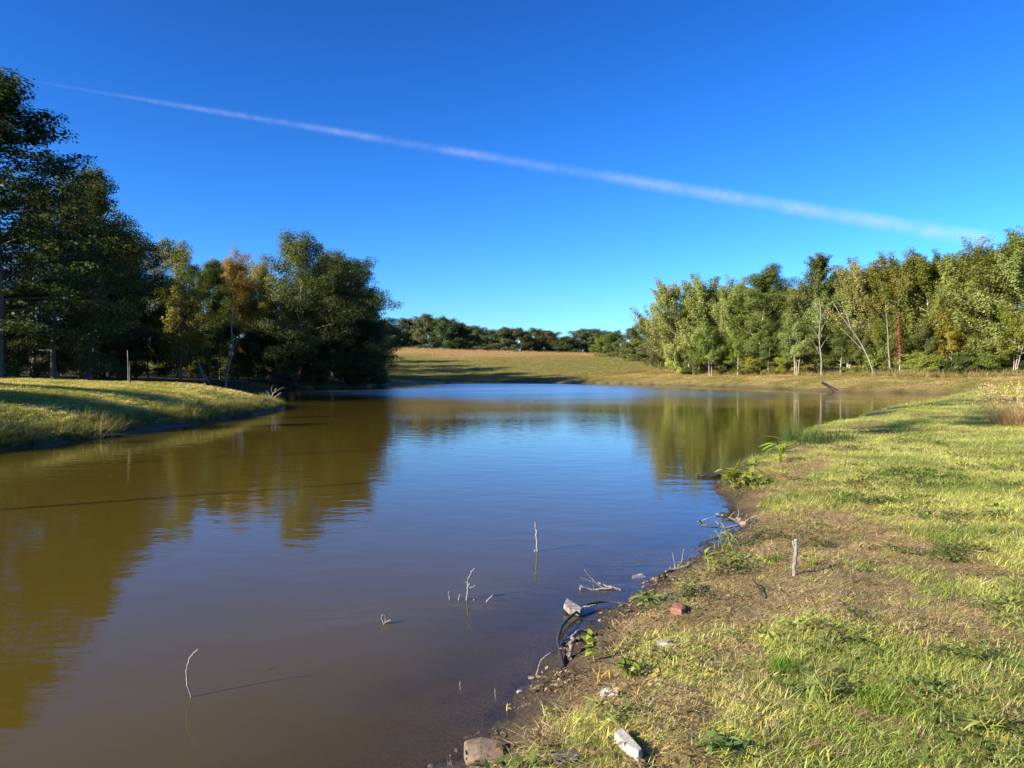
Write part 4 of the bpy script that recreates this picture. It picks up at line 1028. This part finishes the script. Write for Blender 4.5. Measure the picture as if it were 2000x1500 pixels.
# thin pale trunks and dead wood in the left wood shade
b1 = P(446, 752, 47)
def up(px, py, Y): return P(px, py, Y)
stick('slim_trunk', 'slim pale trunk rising at the edge of the dark left wood', 'trunk', [([up(441, 756, 44 * K), up(443, 730, 44 * K), up(450, 700, 44 * K), up(455, 670, 44 * K), up(452, 640, 44 * K), up(456, 600, 44 * K)], .13, .05), ([up(451, 690, 44 * K), up(462, 668, 44 * K), up(470, 655, 44 * K)], .05, .02)], wood_material('grey_bark', (.2, .18, .15), (.38, .35, .3), 6), part='limb')
stick('dead_tree', 'propped dead trunk with crossing limbs behind the left bank', 'dead tree', [([up(402, 758, 40 * K), up(396, 735, 40 * K), up(390, 715, 40 * K), up(387, 700, 40 * K)], .12, .06), ([up(376, 752, 40 * K), up(386, 738, 40 * K), up(393, 725, 40 * K)], .06, .04), ([up(394, 722, 40 * K), up(405, 742, 40 * K), up(412, 752, 40 * K)], .05, .04), ([up(424, 712, 40 * K), up(430, 704, 40 * K)], .05, .03)], M_PALE, part='limb')
bt = hit(538, 790)
stick('dead_bush', 'bare dead branch leaning from the tip of the left bank', 'branch', [
    ([P(520, 800, bt[1]), P(526, 785, bt[1]), P(532, 772, bt[1]), P(540, 758, bt[1])], .05, .02), ([P(526, 786, bt[1]), P(538, 775, bt[1]), P(549, 766, bt[1])], .03, .012), ([P(530, 777, bt[1]), P(524, 768, bt[1]), P(521, 762, bt[1])], .02, .008),
    ([P(522, 797, bt[1]), P(532, 796, bt[1]), P(541, 793, bt[1]), P(546, 788, bt[1])], .022, .01), ([P(535, 768, bt[1]), P(546, 760, bt[1]), P(556, 757, bt[1])], .016, .006), ([P(533, 770, bt[1]), P(530, 760, bt[1]), P(533, 752, bt[1])], .014, .006),
    ([P(542, 771, bt[1]), P(550, 772, bt[1])], .01, .005)], M_DRIFT)
plant_tree(SHRUB[1], 'dead_shrub', 562, 722, 46, 'brown withered shrub fallen at the water edge under the left wood', cat='shrub', tint=(.13, .085, .06), bark=GB, wide=.9, base_z=.1)
for i, (px, py) in enumerate([(185, 856), (205, 852)]):
    b_ = hit(px, py)
    tuft_thing('reed_clump', f'pale drooping reeds at the foot of the left bank, {"left" if i == 0 else "right"} of two clumps', px, py, 40, .25, .75, .012, (.4, .34, .16), 60 + i, (10, 60), .9)

# leaning trunk, red vine, dead grey tree in the right wood
Yt = 49.5 * K
stick('leaning_trunk', 'long pale bare trunk leaning left across the front of the right wood', 'trunk', [([up(1707, 734, Yt), up(1698, 705, Yt), up(1682, 672, Yt), up(1660, 640, Yt), up(1640, 612, Yt), up(1626, 588, Yt)], .11, .035), ([up(1661, 641, Yt), up(1654, 615, Yt), up(1646, 600, Yt)], .07, .03), ([up(1681, 680, Yt + .3), up(1664, 662, Yt + .3), up(1646, 645, Yt + .3)], .06, .03)], M_PALE, part='limb')
stick('pale_trunk', 'straight pale trunk between the leaning trunk and the red vine', 'trunk', [([up(1740, 734, Yt - .5), up(1736, 690, Yt - .5), up(1734, 650, Yt - .5), up(1731, 610, Yt - .5)], .12, .04)], M_DRIFT)
stick('bare_tree', 'grey leafless tangled tree right of the dense dark green tree', 'dead tree', [([up(1604, 734, 54 * K), up(1604, 700, 54 * K), up(1600, 660, 54 * K), up(1603, 610, 54 * K), up(1600, 585, 54 * K)], .13, .03)] +
      [([up(1601 + dx * .1, y0, 54 * K), up(1601 + dx * .5, y0 - 14, 54 * K), up(1601 + dx, y0 - 26, 54 * K)], .05, .015) for dx, y0 in ((-16, 690), (20, 680), (-22, 660), (15, 650), (-14, 630), (18, 625), (-10, 612), (9, 605))], M_DRIFT, part='limb')
vb = P(1757, 730, 48.6 * K); vz = ground_z(vb[0], vb[1])
ve = empty('vine_column', (vb[0], vb[1], vz), 'column of scarlet vine leaves climbing a dead trunk in the right wood', 'vine')
t = Tubes(); t.tube(np.array([[0, 0, -.1], [.05, 0, 3], [-.2, 0, 7.2]]), [.11, .09, .05], 7); add('trunk', t.mesh('trunk'), M_PALE, ve)
r5 = np.random.default_rng(8); n = 750; u = r5.random(n); an = r5.uniform(0, 6.28, n); rd = (.2 + .38 * (1 - u)) * np.sqrt(r5.random(n)) * (.35 + 1.15 * np.sin(u * 13 + an) ** 2)
cen = np.stack([.05 - .25 * u + rd * np.cos(an), rd * np.sin(an), 2.1 + u * 5.0], 1)
me = leaf_mesh('vine_leaves', cen, unit(np.stack([np.cos(an), np.sin(an), r5.normal(0, .6, n)], 1)), r5.uniform(.14, .3, n), r5.random(n)); me.materials.append(M_LEAF)
o = add('vine_leaves', me, None, ve, kind='stuff'); o.color = (.22, .1, .045, 1)
# floating debris specks on the far water
n = 90; fx = rng.normal(1030, 42, n); fy = rng.uniform(773, 784, n)
cen = np.array([G(a, c, .01) for a, c in zip(fx, fy)])
me = leaf_mesh('floating_leaves', cen, unit(np.array([0, 0, 1.]) + .25 * rng.standard_normal((n, 3))), rng.uniform(.05, .12, n), rng.random(n)); me.materials.append(M_LEAF)
o = add('floating_leaves', me, None, None, 'patch of floating leaf bits on the far water', 'leaves', kind='stuff'); o.color = (.06, .05, .03, 1)
